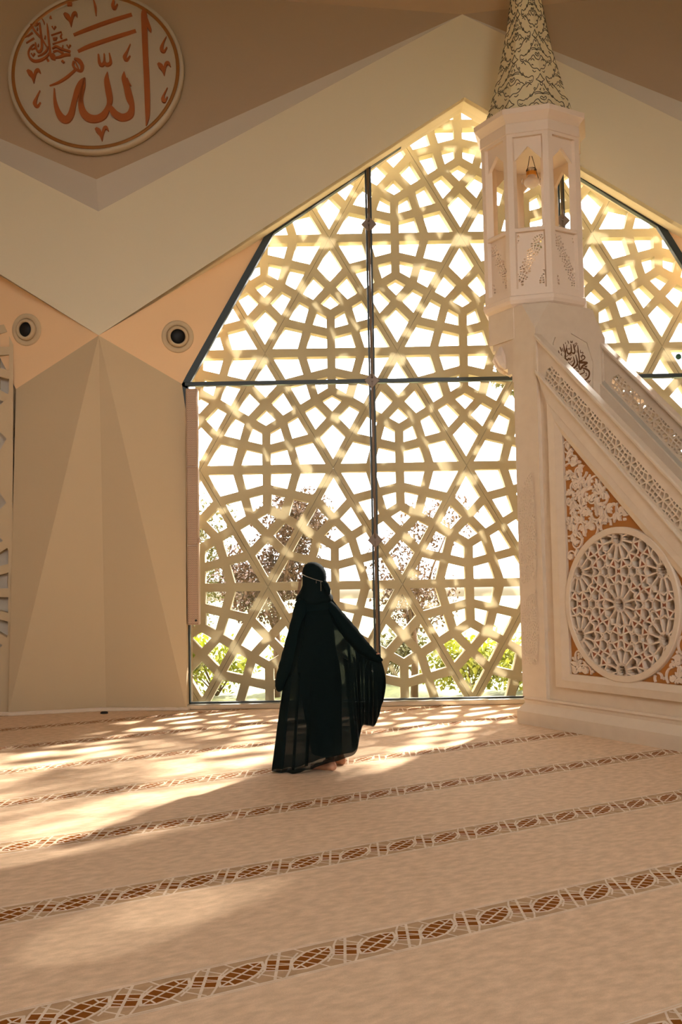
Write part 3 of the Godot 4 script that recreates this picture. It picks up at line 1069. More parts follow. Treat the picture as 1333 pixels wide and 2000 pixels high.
# brush strokes of the inscription on the tower front, in a local drawing frame
func calligraphy(r: Node3D) -> void:
	var f := Transform3D(Basis.IDENTITY, Vector3(0, 0, 0.40))
	var mp := func(x: float, y: float) -> Vector2:
		return Vector2(0.30899 + 0.00049487 * x - 0.00001468 * y, 4.11991 + 0.0000472 * x - 0.00037979 * y)
	var rim := [0, 340, 60, 165, 500, 10, 975, 280, 1155, 850, 1150, 1750]
	var poly := PackedVector2Array()
	for i in range(0, rim.size(), 2):
		poly.append(mp.call(rim[i], rim[i + 1]))
	var st := begin()
	# frame proud of the tower, panel in its middle
	for i in poly.size() - 1:
		bar(st, poly[i], poly[i + 1], 0.016, 0.0, 0.012, f)
	put("inscription_frame", done(st), M.marble, r)
	st = begin()
	for s in [
		[290, 330, 14, 320, 500, 36, 345, 620, 36, 340, 760, 40], [390, 350, 10, 360, 520, 24, 330, 700, 30],
		[500, 330, 14, 515, 450, 34, 510, 570, 44, 450, 615, 50, 400, 570, 36, 390, 450, 24],
		[570, 330, 14, 600, 450, 36, 622, 540, 36, 590, 600, 44, 530, 580, 24],
		[700, 360, 10, 720, 550, 34, 745, 750, 30, 748, 880, 24, 760, 1010, 20],
		[830, 760, 14, 815, 700, 24, 865, 662, 28, 912, 715, 28, 870, 775, 26, 740, 850, 50, 850, 862, 60, 985, 872, 36, 850, 960, 50, 770, 1060, 44, 725, 980, 26, 692, 870, 30, 648, 640, 12],
		[640, 640, 10, 680, 780, 34, 690, 890, 40, 640, 980, 44, 560, 1040, 36], [570, 690, 10, 600, 800, 34, 602, 870, 40, 520, 965, 44, 430, 850, 16],
		[340, 740, 20, 400, 790, 40, 450, 735, 20, 475, 785, 28, 515, 715, 14], [370, 690, 16, 430, 655, 14], [470, 665, 16, 540, 632, 14], [490, 860, 16, 565, 812, 14],
		[495, 235, 8, 500, 280, 16, 520, 287, 16, 527, 240, 8], [527, 280, 14, 545, 290, 16, 556, 236, 8],
		[840, 1020, 24, 950, 1055, 50, 1035, 1130, 46, 1030, 1250, 44, 960, 1340, 44, 870, 1355, 34, 750, 1240, 30], [870, 1065, 24, 890, 1150, 28, 740, 1215, 26],
		[935, 1165, 30, 962, 1212, 14, 930, 1252, 14, 985, 1248, 10], [910, 1400, 36, 960, 1440, 50, 1000, 1505, 20], [1000, 1380, 20, 1030, 1440, 14, 1065, 1380, 22],
		[630, 430, 12, 612, 350, 10, 650, 300, 14, 680, 320, 14, 640, 380, 16, 620, 430, 8], [410, 235, 6, 430, 280, 18, 440, 330, 6], [190, 420, 20, 225, 500, 34, 235, 560, 10], [145, 515, 10, 160, 580, 26, 175, 620, 6],
		[430, 450, 18, 452, 490, 14, 480, 440, 16], [780, 500, 10, 790, 580, 18, 850, 570, 20, 840, 640, 10, 770, 690, 10], [260, 710, 16, 350, 810, 20],
		[910, 955, 10, 920, 1000, 20, 940, 960, 10, 960, 1000, 20, 970, 950, 10], [290, 560, 10, 270, 500, 20, 262, 440, 8], [240, 590, 10, 225, 630, 16, 250, 665, 14],
		[680, 1025, 34, 680, 1060, 34], [660, 1095, 34, 660, 1130, 34], [712, 1095, 34, 712, 1130, 34], [345, 280, 8, 350, 330, 16], [680, 510, 8, 682, 580, 16]]:
		var v := []
		for q in triples(s):
			var p: Vector2 = mp.call(q.x, q.y)
			v.append(Vector3(p.x, p.y, q.z * 0.00044))
		stroke(st, catmull(v, 5), 0.0005, 0.004, f)
	put("inscription", done(st), M.print_brown, r)

func tower(r: Node3D) -> void:
	var C := Vector2(0.56, -0.15)
	var R := 0.58
	var ap := R * cos(PI / 8)
	var root := Node3D.new()
	root.name = "canopy_tower"
	r.add_child(root)
	root.position = Vector3(C.x, 0, C.y)
	var oct := PI / 8
	var st := begin()
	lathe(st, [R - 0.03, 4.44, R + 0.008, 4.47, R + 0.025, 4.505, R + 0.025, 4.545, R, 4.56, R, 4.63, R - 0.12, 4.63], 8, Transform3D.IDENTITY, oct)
	put("floor_band", done(st), M.lit_marble, root)
	st = begin()
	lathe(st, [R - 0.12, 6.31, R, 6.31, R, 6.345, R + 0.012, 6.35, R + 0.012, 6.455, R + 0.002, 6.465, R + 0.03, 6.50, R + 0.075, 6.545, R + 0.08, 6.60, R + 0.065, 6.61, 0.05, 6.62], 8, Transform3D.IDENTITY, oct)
	put("cornice", done(st), M.lit_marble, root)
	st = begin()
	lathe(st, [0.02, 6.30, R - 0.06, 6.28, R - 0.06, 6.33], 8, Transform3D.IDENTITY, oct)
	put("canopy_ceiling", done(st), M.marble_carved, root)
	var plan := Transform3D(Basis(Vector3(1, 0, 0), Vector3(0, 0, -1), Vector3(0, 1, 0)), Vector3.ZERO)
	for k in 8:
		# post at a corner of the octagon
		var a := oct + k * PI / 4
		var v := Vector2(cos(a), sin(a)) * R
		var nv := (Vector2(cos(a + PI / 4), sin(a + PI / 4)) * R - v).normalized()
		var pv := (Vector2(cos(a - PI / 4), sin(a - PI / 4)) * R - v).normalized()
		var inw := -v.normalized() * 0.11
		var q := PackedVector2Array()
		for p in [v, v + nv * 0.062, v + nv * 0.062 + inw * 0.75, v + inw, v + pv * 0.062 + inw * 0.75, v + pv * 0.062]:
			q.append(Vector2(p.x, -p.y))
		st = begin()
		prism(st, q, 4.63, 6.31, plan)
		put("post", done(st), M.lit_marble, root)
		# the bay between two posts
		var m := a + PI / 8
		var nrm := Vector3(cos(m), 0, sin(m))
		var f := Transform3D(Basis(Vector3(sin(m), 0, -cos(m)), Vector3.UP, nrm), nrm * ap)
		st = begin()
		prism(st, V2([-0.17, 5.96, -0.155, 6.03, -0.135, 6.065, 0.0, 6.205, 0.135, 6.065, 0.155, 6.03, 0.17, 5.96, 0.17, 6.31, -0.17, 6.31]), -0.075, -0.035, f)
		put("arch", done(st), M.lit_marble, root)
		st = begin()
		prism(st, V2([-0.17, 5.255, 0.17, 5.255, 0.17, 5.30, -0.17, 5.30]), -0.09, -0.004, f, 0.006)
		put("parapet_rail", done(st), M.lit_marble, root)
		st = begin()
		var sgn := 1.0 if k == 2 else -1.0
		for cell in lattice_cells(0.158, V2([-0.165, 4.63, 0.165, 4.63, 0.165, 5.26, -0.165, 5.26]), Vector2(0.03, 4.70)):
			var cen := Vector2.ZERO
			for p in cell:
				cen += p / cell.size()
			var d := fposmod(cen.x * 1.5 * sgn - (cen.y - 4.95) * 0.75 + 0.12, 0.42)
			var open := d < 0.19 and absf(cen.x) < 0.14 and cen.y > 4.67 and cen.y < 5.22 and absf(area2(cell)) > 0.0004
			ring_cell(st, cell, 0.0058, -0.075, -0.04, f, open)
		put("parapet_panel", done(st), M.lit_marble, root)
	# conical roof
	var prof := [0.55, 6.60, 0.52, 6.66, 0.455, 6.85, 0.40, 7.05, 0.31, 7.40, 0.24, 7.75, 0.17, 8.20, 0.10, 8.70, 0.04, 9.15, 0.005, 9.4]
	st = begin()
	lathe(st, prof, 8, Transform3D.IDENTITY, oct)
	var cone := put("cone_roof", done(st), M.cone_metal, root)
	var rad := func(y: float) -> float:
		for i in range(0, prof.size() - 2, 2):
			if y <= prof[i + 3]:
				return lerpf(prof[i], prof[i + 2], clampf((y - prof[i + 1]) / (prof[i + 3] - prof[i + 1]), 0.0, 1.0))
		return 0.01
	var at := func(u: float, y: float) -> Vector3:
		var rr: float = rad.call(y) + 0.003
		var i := int(floor(u))
		var a := Vector2(cos(oct + i * PI / 4), sin(oct + i * PI / 4)) * rr
		var b := Vector2(cos(oct + (i + 1) * PI / 4), sin(oct + (i + 1) * PI / 4)) * rr
		var q := a.lerp(b, u - i)
		return Vector3(q.x, y, q.y)
	# motif on one edge, drawn in facet widths and metres, mirrored about the edge
	var motif := [
		[0.0, 0.02, 0.10, 0.05, 0.16, 0.10, 0.24, 0.09, 0.30, 0.055, 0.36, 0.05, 0.43, 0.02], [0.16, 0.02, 0.22, 0.05, 0.30, 0.03],
		[0.0, 0.10, 0.06, 0.135, 0.10, 0.115, 0.04, 0.085, 0.0, 0.075], [0.0, 0.175, 0.10, 0.205, 0.24, 0.205, 0.36, 0.17, 0.50, 0.115],
		[0.0, 0.165, 0.12, 0.185, 0.25, 0.18], [0.10, 0.325, 0.16, 0.265, 0.27, 0.215, 0.33, 0.16, 0.40, 0.155, 0.38, 0.19], [0.0, 0.335, 0.06, 0.36, 0.16, 0.39, 0.09, 0.41, 0.0, 0.465],
		[0.0, 0.29, 0.05, 0.315, 0.03, 0.34, 0.08, 0.36], [0.04, 0.255, 0.08, 0.235, 0.05, 0.225], [0.20, 0.26, 0.24, 0.275, 0.26, 0.255, 0.23, 0.245],
		[0.50, 0.455, 0.42, 0.43, 0.30, 0.45, 0.25, 0.43, 0.28, 0.37, 0.36, 0.35, 0.46, 0.36, 0.5, 0.34], [0.30, 0.39, 0.36, 0.375, 0.40, 0.39], [0.33, 0.32, 0.40, 0.34, 0.46, 0.31, 0.5, 0.30],
		[0.0, 0.50, 0.08, 0.545, 0.18, 0.55, 0.27, 0.57, 0.38, 0.64, 0.46, 0.66, 0.5, 0.70], [0.14, 0.51, 0.20, 0.50, 0.26, 0.53], [0.22, 0.60, 0.26, 0.615, 0.28, 0.60]]
	var sr := begin()
	for e in 8:
		for s in [-1.0, 1.0]:
			for rep in 4:
				var off := 6.645 + rep * 0.58 + (0.0 if e % 2 == 0 else -0.29)
				var shrink := 1.0
				for mo in motif:
					var v := []
					for i in range(0, mo.size(), 2):
						v.append(Vector3(mo[i], mo[i + 1], 0))
					var pts := []
					var ok := true
					for p in catmull(v, 4):
						var y: float = off + p.y * 0.9 * shrink
						if y < 6.63 or y > 8.6:
							ok = false
							break
						pts.append(at.call(e + s * minf(p.x, 0.499) + 16.0, y))
					if ok:
						tube(sr, pts, [0.0042], 4)
	put("relief", done(sr), M.cone_groove_shade, cone)
	# stepped corbels hanging under the overhang at the back
	var tiers := [[1.0, 4.44, 4.10], [0.93, 4.10, 4.04], [0.83, 4.04, 3.99], [0.70, 3.99, 3.87], [0.56, 3.87, 3.80], [0.38, 3.80, 3.73], [0.22, 3.73, 3.64]]
	for i in tiers.size():
		var fct: float = tiers[i][0]
		var q := PackedVector2Array()
		for k in 8:
			var a := oct + k * PI / 4
			var p := Vector2(cos(a), sin(a)) * (R - 0.025)
			var tz := p.y + C.y            # along the stair
			if tz < 0.08:
				tz = 0.08 + (tz - 0.08) * fct
			q.append(Vector2(p.x * (0.93 if i else 0.985), -minf(tz, 0.3) + C.y))
		st = begin()
		prism(st, q, tiers[i][2], tiers[i][1], plan)
		put("corbel", done(st), M.marble, root)
	# faceted drops on the corbel faces
	for i in 5:
		st = begin()
		var a := PI + 0.25 + i * 0.32
		var p := Vector2(cos(a) * 0.50, 0.08 - C.y + (sin(a) * R + C.y - 0.08) * 0.72)
		tube(st, [Vector3(p.x, 4.06, p.y), Vector3(p.x, 3.95, p.y), Vector3(p.x * 0.98, 3.86, p.y + 0.03), Vector3(p.x * 0.96, 3.80, p.y + 0.06)], [0.02, 0.075, 0.055, 0.01], 6)
		put("corbel_drop", done(st), M.marble_carved, root)

# ---------------------------------------------------------------- medallion
func medallion() -> void:
	var r := thing("medallion", Vector3(-2.93, 7.84, -12.055))
	r.rotation.x = deg_to_rad(-5.4)
	tag(r, "large round cream medallion with copper calligraphy and a brown ring, high on the wall", "medallion")
	var R := 1.085
	var axis := Transform3D(Basis(Vector3(1, 0, 0), Vector3(0, 0, 1), Vector3(0, -1, 0)), Vector3.ZERO)
	var st := begin(false)
	lathe(st, [R * 0.90, 0.0, R, 0.0, R, 0.07, R * 0.99, 0.09, R * 0.965, 0.095, R * 0.957, 0.075, R * 0.90, 0.075], 96, axis, 0.0, false)
	put("rim", done(st), M.disc, r)
	st = begin(false)
	lathe(st, [R * 0.915, 0.06, R * 0.958, 0.06, R * 0.955, 0.082, R * 0.945, 0.088, R * 0.925, 0.088, R * 0.917, 0.08], 96, axis, 0.0, false)
	put("brown_ring", done(st), M.bronze_ring, r)
	st = begin()
	blob(st, Vector2.ZERO, R * 0.93, R * 0.93, 0.02, 0.062, Transform3D.IDENTITY, 0.0, 96)
	put("disc", done(st), M.disc, r)
	# letters: strokes drawn on a sheet 1220 wide round its centre
	var put_strokes := func(called: String, list: Array, ox: float, oy: float, s: float) -> void:
		var b := begin()
		for flat in list:
			var v := []
			for q in triples(flat):
				var X: float = (ox + q.x * s - 664.0) / 611.0 * R
				var Y: float = -(oy + q.y * s - 512.0) / 600.0 * R
				v.append(Vector3(X, Y, q.z * s / 611.0 * R))
			stroke(b, catmull(v, 6), 0.055, 0.088, Transform3D.IDENTITY)
		put(called, done(b), M.copper, r)
	put_strokes.call("letters", [
		[990, 48, 4, 996, 90, 40, 1000, 200, 40, 1010, 400, 38, 1022, 600, 38, 1028, 750, 36, 1030, 850, 28, 1022, 925, 5],
		[1000, 80, 14, 1022, 160, 24, 1038, 205, 22, 1045, 230, 3],
		[864, 522, 4, 864, 570, 34, 885, 640, 44, 905, 720, 50, 922, 780, 34, 908, 840, 52, 860, 860, 54, 812, 838, 50, 777, 790, 34, 757, 752, 8],
		[880, 572, 18, 896, 605, 14, 914, 626, 3],
		[748, 522, 4, 744, 580, 34, 757, 660, 44, 768, 730, 40, 757, 780, 30, 728, 840, 50, 680, 866, 54, 626, 858, 56, 588, 820, 50, 570, 760, 38, 568, 690, 28, 576, 625, 14],
		[592, 562, 6, 574, 592, 40, 546, 645, 40, 521, 740, 34, 503, 828, 44, 472, 868, 54, 434, 848, 48, 405, 790, 34, 388, 720, 20, 382, 636, 6], [588, 566, 10, 584, 620, 24, 572, 690, 26, 566, 745, 32],
		[514, 418, 12, 546, 432, 26, 570, 470, 26, 564, 508, 18, 530, 498, 14, 508, 470, 16, 512, 436, 12], [522, 440, 10, 535, 470, 10, 548, 500, 8], [525, 500, 14, 470, 552, 18, 410, 592, 14, 348, 616, 4],
		[682, 388, 10, 692, 455, 22, 712, 468, 24, 724, 440, 14, 722, 385, 8], [724, 440, 12, 740, 468, 24, 768, 450, 20, 758, 382, 8],
		[505, 240, 16, 600, 200, 24, 760, 140, 26, 910, 92, 20], [538, 364, 16, 620, 325, 26, 790, 265, 26, 940, 216, 20],
		[903, 316, 3, 882, 370, 12, 866, 412, 26, 880, 436, 18, 904, 404, 6], [1155, 264, 3, 1132, 312, 12, 1122, 358, 26, 1138, 378, 16, 1159, 345, 6],
		[1165, 646, 3, 1142, 698, 12, 1136, 732, 26, 1148, 748, 16, 1166, 714, 6], [283, 650, 3, 262, 700, 12, 250, 744, 26, 268, 768, 16, 289, 738, 6], [786, -40, 4, 776, 20, 24, 788, 46, 18, 808, 12, 6],
		[640, -20, 8, 653, 30, 16, 659, 96, 5], [455, 5, 26, 487, 5, 26],
		[435, 76, 16, 456, 96, 34, 478, 130, 22, 486, 176, 3], [486, 168, 5, 494, 100, 18, 512, 74, 24, 526, 104, 4],
		[190, 498, 16, 210, 518, 34, 230, 552, 22, 238, 594, 3], [238, 588, 5, 246, 520, 18, 264, 498, 24, 282, 522, 4],
		[1098, 464, 16, 1116, 484, 34, 1134, 516, 22, 1142, 556, 3], [1142, 550, 5, 1148, 484, 18, 1166, 462, 24, 1186, 490, 4],
		[674, 934, 16, 694, 954, 34, 712, 986, 22, 720, 1028, 3], [720, 1020, 5, 728, 956, 18, 744, 930, 24, 764, 956, 4]], 0.0, 0.0, 1.0)
	put_strokes.call("small_letters", [
		[620, 235, 10, 640, 400, 34, 665, 600, 36, 690, 780, 42, 705, 900, 52, 740, 985, 60, 800, 1025, 30], [270, 215, 34, 380, 400, 38, 520, 570, 36, 640, 765, 20], [465, 215, 34, 490, 400, 40, 520, 600, 38, 526, 780, 42, 478, 852, 46, 420, 800, 36, 395, 650, 28],
		[655, 740, 16, 620, 840, 32, 540, 910, 26, 450, 948, 12], [690, 870, 20, 620, 970, 42, 500, 1040, 48, 380, 1050, 50, 290, 980, 42, 260, 860, 32, 300, 750, 24, 368, 690, 16, 390, 760, 16, 310, 800, 18],
		[740, 790, 20, 820, 745, 44, 930, 800, 46, 1110, 860, 40], [1115, 930, 40, 1000, 930, 60, 890, 975, 40, 780, 990, 26], [760, 860, 30, 850, 835, 30, 960, 890, 50], [740, 900, 50, 790, 960, 50, 800, 1040, 10],
		[710, 495, 16, 920, 420, 16], [745, 690, 16, 1040, 585, 16], [180, 540, 12, 330, 430, 26], [205, 655, 12, 365, 550, 26], [690, 70, 20, 690, 120, 50], [640, 1010, 44, 670, 1055, 44], [945, 1055, 44, 985, 1095, 44],
		[400, 250, 40, 430, 215, 40], [430, 250, 14, 370, 290, 10], [725, 300, 30, 765, 370, 10], [765, 365, 12, 795, 300, 30], [1040, 715, 30, 1075, 785, 10], [1075, 780, 12, 1108, 715, 30], [320, 885, 30, 355, 950, 10], [355, 945, 12, 385, 885, 30],
		[755, 540, 14, 770, 600, 26, 795, 540, 12, 800, 600, 26, 830, 540, 12], [930, 460, 8, 905, 540, 30, 935, 560, 16], [590, 500, 8, 580, 570, 22], [460, 680, 8, 450, 735, 22], [430, 320, 8, 420, 380, 22], [960, 715, 10, 950, 775, 20], [515, 130, 20, 550, 190, 24, 560, 250, 6], [300, 330, 24, 345, 320, 12]], 105.2, 70.2, 0.3422)

# ---------------------------------------------------------------- round air nozzles
func vents() -> void:
	var spots := [[Vector3(-1.99, 4.585, -12.288), 0.263, "round air nozzle right of the pier, nearer the tall window"], [Vector3(-3.86, 4.70, -12.265), -0.248, "round air nozzle left of the pier, near the left edge"]]
	for s in spots:
		var r := thing("air_nozzle", s[0], s[1])
		r.rotation.x = deg_to_rad(7.0)
		tag(r, s[2], "air vent", "air nozzles on the panels beside the pier")
		var ax := Transform3D(Basis(Vector3(1, 0, 0), Vector3(0, 0, 1), Vector3(0, -1, 0)), Vector3.ZERO)
		var st := begin(false)
		lathe(st, [0.20, -0.04, 0.198, 0.008, 0.188, 0.016, 0.145, 0.02, 0.138, 0.012, 0.138, -0.04], 48, ax, 0.0, false)
		put("flange", done(st), M.plaster, r)
		st = begin(false)
		lathe(st, [0.136, -0.03, 0.134, 0.012, 0.128, 0.03, 0.12, 0.05, 0.096, 0.064, 0.090, 0.03, 0.088, -0.03], 48, ax, 0.0, false)
		put("nozzle", done(st), M.plaster, r)
		st = begin(false)
		lathe(st, [0.002, 0.02, 0.09, 0.02, 0.09, 0.0], 32, ax)
		put("throat", done(st), M.black, r)

func column_speaker() -> void:
	var r := thing("column_speaker", Vector3(-1.822, 1.02, -12.29))
	tag(r, "tall slim perforated column loudspeaker at the left edge of the window", "speaker")
	var st := begin()
	box(st, Vector3(0.0, 1.455, -0.03), Vector3(0.148, 2.91, 0.09), Transform3D.IDENTITY, 0.01)
	put("housing", done(st), M.speaker_body, r)
	for k in 3:
		st = begin()
		box(st, Vector3(0.0, 0.485 + k * 0.97, 0.02), Vector3(0.125, 0.955, 0.03), Transform3D.IDENTITY, 0.008)
		put("grille", done(st), M.grille, r)
	st = begin(false)
	tube(st, [Vector3(0.035, 0.055, 0.034), Vector3(0.035, 0.055, 0.04)], [0.014], 12)
	put("badge", done(st), M.black, r)
	st = begin()
	box(st, Vector3(0.082, 1.03, 0.0), Vector3(0.02, 0.06, 0.05), Transform3D.IDENTITY, 0.004)
	put("bracket", done(st), M.speaker_body, r)

# ---------------------------------------------------------------- the walking woman
func person() -> void:
	var Z := -8.30
	var r := thing("person", Vector3(-0.2, 0, Z))
	tag(r, "person in a long black abaya and black headscarf walking towards the window, right sleeve spread", "person")
	var o := Vector3(-0.2, 0, 0)
	body(r)
	# column tops and hems, left to right
	var tops := [Vector2(-0.375, 1.36), Vector2(-0.34, 1.41), Vector2(-0.29, 1.435), Vector2(-0.23, 1.445), Vector2(-0.16, 1.435), Vector2(-0.10, 1.40), Vector2(-0.03, 1.31), Vector2(0.06, 1.20), Vector2(0.15, 1.08), Vector2(0.23, 0.98), Vector2(0.285, 0.915), Vector2(0.305, 0.885)]
	var hems := [Vector2(-0.60, 0.012), Vector2(-0.50, 0.008), Vector2(-0.40, 0.008), Vector2(-0.315, 0.03), Vector2(-0.20, 0.065), Vector2(-0.06, 0.10), Vector2(0.075, 0.135), Vector2(0.115, 0.24), Vector2(0.15, 0.36), Vector2(0.228, 0.34), Vector2(0.285, 0.44), Vector2(0.318, 0.56)]
	var pick := func(a: Array, u: float) -> Vector2:
		var x := clampf(u, 0.0, 1.0) * (a.size() - 1)
		var i := mini(int(x), a.size() - 2)
		return a[i].cubic_interpolate(a[i + 1], a[maxi(i - 1, 0)], a[mini(i + 2, a.size() - 1)], x - i)
	var sheet := func(u0: float, u1: float, v0: float, v1: float, nu: int, nv: int, thick: float, folds: float, push: float) -> ArrayMesh:
		var st := begin(false)
		var layers := []
		for s in [1.0, -1.0]:
			var rows := []
			for j in nv + 1:
				var v := lerpf(v0, v1, float(j) / nv)
				var row := []
				for i in nu + 1:
					var u := lerpf(u0, u1, float(i) / nu)
					var a: Vector2 = pick.call(tops, u)
					var b: Vector2 = pick.call(hems, u)
					var p := a.lerp(b, v)
					# the belly of the wing swings out a little
					p.x += 0.03 * sin(PI * v) * smoothstep(0.72, 1.0, u) - 0.012 * sin(PI * v) * (1.0 - smoothstep(0.0, 0.3, u))
					var across := clampf((u - 0.0) / 0.62, 0.0, 1.0)
					var bodyd := 0.155 * pow(maxf(sin(PI * across), 0.0), 0.55) * smoothstep(0.0, 0.22, v + 0.02)
					var wing := 0.05 * smoothstep(0.45, 0.6, u) * pow(maxf(1.0 - u, 0.0), 0.5)
					var d := maxf(maxf(bodyd * (1.0 - 0.35 * smoothstep(0.4, 0.62, u)), wing), 0.006) * thick
					var wv := smoothstep(0.12, 0.9, v) * folds
					var z: float = s * d + wv * (0.030 * sin(u * 46.0 + 0.6 * sin(v * 5.0)) + 0.018 * sin(u * 83.0 + 1.3)) * (0.55 + 0.75 * smoothstep(0.45, 0.8, u)) + 0.05 * v * (1.0 - u)
					row.append(Vector3(p.x - o.x, maxf(p.y, 0.006), z + push))
				rows.append(row)
			layers.append(rows)
		for s in 2:
			for j in nv:
				for i in nu:
					var q: Array = [layers[s][j][i], layers[s][j + 1][i], layers[s][j + 1][i + 1], layers[s][j][i + 1]]
					if s == 0:
						quad(st, q[0], q[1], q[2], q[3])
					else:
						quad(st, q[3], q[2], q[1], q[0])
		for e in [0, nu]:
			for j in nv:
				quad(st, layers[1][j][e], layers[1][j + 1][e], layers[0][j + 1][e], layers[0][j][e])
		for i in nu:
			quad(st, layers[0][0][i], layers[0][0][i + 1], layers[1][0][i + 1], layers[1][0][i])
		return done(st)
	put("abaya", sheet.call(0.0, 1.0, 0.0, 1.0, 150, 44, 1.0, 1.0, 0.0), M.chiffon, r)
	# the doubled fold along its left edge
	put("abaya_fold", sheet.call(0.004, 0.085, 0.30, 0.985, 16, 24, 0.6, 0.5, 0.0), M.black_cloth, r)
	# pleats gathered towards the right hand, where the cloth lies double
	for q in [[0.555, 0.35, 0.97, 0.020], [0.60, 0.22, 0.98, 0.016], [0.645, 0.30, 0.98, 0.012], [0.685, 0.14, 0.985, 0.018], [0.725, 0.25, 0.98, 0.010], [0.765, 0.06, 0.985, 0.016], [0.80, 0.18, 0.98, 0.010], [0.84, 0.05, 0.985, 0.014], [0.885, 0.03, 0.98, 0.012], [0.93, 0.04, 0.985, 0.012], [0.965, 0.02, 0.985, 0.014], [0.16, 0.45, 0.985, 0.010], [0.27, 0.50, 0.985, 0.012], [0.40, 0.40, 0.98, 0.010]]:
		put("pleat", sheet.call(q[0] - q[3], q[0] + q[3], q[1], q[2], 4, 22, 0.55, 1.5, 0.004), M.chiffon, r)
	# opaque dress worn beneath
	var st := begin(false)
	var rings := []
	for q in [[1.47, -0.235, 0.06, 0.055], [1.43, -0.235, 0.085, 0.075], [1.395, -0.235, 0.125, 0.085], [1.34, -0.23, 0.15, 0.10], [1.2, -0.225, 0.145, 0.10], [1.0, -0.215, 0.15, 0.105], [0.85, -0.21, 0.175, 0.12], [0.7, -0.195, 0.175, 0.12], [0.5, -0.18, 0.155, 0.12], [0.3, -0.165, 0.135, 0.13], [0.14, -0.15, 0.12, 0.135], [0.12, -0.15, 0.10, 0.11]]:
		var ring := []
		for k in 36:
			var a := -TAU * k / 36
			var wv := 1.0 + 0.05 * sin(a * 7.0) * smoothstep(1.1, 0.2, q[0])
			ring.append(Vector3(q[1] - o.x + q[2] * wv * cos(a), q[0], q[3] * wv * sin(a)))
		rings.append(ring)
	rings.reverse()
	skin(st, rings, true)
	put("dress", done(st), M.black_cloth, r)
	# sleeves
	st = begin(false)
	var lp := triples([-0.315, 1.375, 0.05, -0.335, 1.33, 0.05, -0.365, 1.2, 0.05, -0.415, 1.0, 0.04, -0.462, 0.85, 0.04, -0.508, 0.745, 0.045, -0.523, 0.69, 0.05, -0.522, 0.655, 0.055, -0.518, 0.642, 0.055])
	var sm := catmull(lp, 5)
	var rr := []
	var key := [0.05, 0.07, 0.074, 0.084, 0.08, 0.06, 0.047, 0.034, 0.006]
	var pts := []
	for i in sm.size():
		var x := float(i) / 5.0
		var k := mini(int(x), key.size() - 2)
		rr.append(lerpf(key[k], key[k + 1], x - k) * (1.0 + 0.03 * sin(i * 1.9)))
		pts.append(sm[i] - o)
	tube(st, pts, rr, 20, 0.85)
	put("sleeve", done(st), M.black_cloth, r)
	st = begin(false)
	sm = catmull(triples([-0.16, 1.385, 0.0, -0.10, 1.315, 0.01, -0.015, 1.20, 0.015, 0.075, 1.085, 0.015, 0.17, 0.975, 0.01, 0.245, 0.915, 0.0, 0.29, 0.885, 0.0, 0.322, 0.876, 0.0]), 5)
	key = [0.03, 0.058, 0.078, 0.082, 0.072, 0.05, 0.035, 0.006]
	pts = []
	rr = []
	for i in sm.size():
		var x := float(i) / 5.0
		var k := mini(int(x), key.size() - 2)
		rr.append(lerpf(key[k], key[k + 1], x - k) * (1.0 + 0.04 * sin(i * 2.3)))
		pts.append(sm[i] - o)
	tube(st, pts, rr, 20, 0.8)
	put("sleeve", done(st), M.black_cloth, r)
	# headscarf
	st = begin(false)
	rings = []
	for q in [[1.692, -0.245, 0.004, 0.004], [1.688, -0.245, 0.034, 0.04], [1.672, -0.240, 0.064, 0.075], [1.645, -0.235, 0.085, 0.098], [1.61, -0.232, 0.098, 0.110], [1.57, -0.230, 0.101, 0.112], [1.535, -0.230, 0.099, 0.110], [1.50, -0.231, 0.098, 0.105], [1.465, -0.231, 0.112, 0.105], [1.435, -0.232, 0.128, 0.11], [1.41, -0.233, 0.15, 0.125], [1.375, -0.234, 0.155, 0.135], [1.34, -0.234, 0.12, 0.12]]:
		var ring := []
		for k in 40:
			var a := TAU * k / 40
			var wv := 1.0 + 0.025 * sin(a * 9.0 + q[0] * 20.0) * smoothstep(1.55, 1.42, q[0])
			ring.append(Vector3(q[1] - o.x + q[2] * wv * cos(a), q[0], -0.02 + q[3] * wv * sin(a)))
		rings.append(ring)
	skin(st, rings, true)
	var scarf := put("headscarf", done(st), M.scarf, r)
	st = begin(false)
	tube(st, [Vector3(0.045, 1.53, 0.05), Vector3(0.066, 1.50, 0.065), Vector3(0.084, 1.455, 0.08), Vector3(0.09, 1.42, 0.085)], [0.018, 0.024, 0.022, 0.008], 12)
	put("scarf_end", done(st), M.scarf, scarf)
	# beaded band round the head with dangling strands
	st = begin()
	for k in 72:
		var a := TAU * k / 72
		var tilt := -0.036 * cos(a) - 0.012 * sin(a)
		var c := Vector3(-0.03 + 0.1035 * cos(a), 1.562 + tilt, -0.02 + 0.115 * sin(a))
		bead(st, c, 0.0042)
	put("bead_band", done(st), M.bead, r)
	for q in [[-0.04 + 0.065, 1.523, 0.085, 10], [-0.04 + 0.028, 1.534, 0.098, 3]]:
		st = begin()
		for k in q[3]:
			bead(st, Vector3(q[0], q[1] - k * 0.0075, q[2] + 0.004), 0.0028)
		put("bead_strand", done(st), M.bead, r)
	st = begin()
	for s in 6:
		for k in 24:
			bead(st, Vector3(-0.128 - s * 0.004 - k * 0.0009, 1.61 - s * 0.006 - k * 0.0065, 0.01 + s * 0.012), 0.0032)
	put("bead_fringe", done(st), M.bead_brown, r)

func bead(st: SurfaceTool, c: Vector3, s: float) -> void:
	var v := [Vector3(s, 0, 0), Vector3(0, 0, s), Vector3(-s, 0, 0), Vector3(0, 0, -s)]
	for k in 4:
		tri(st, c + Vector3(0, s, 0), c + v[k], c + v[(k + 1) % 4])
		tri(st, c - Vector3(0, s, 0), c + v[(k + 1) % 4], c + v[k])

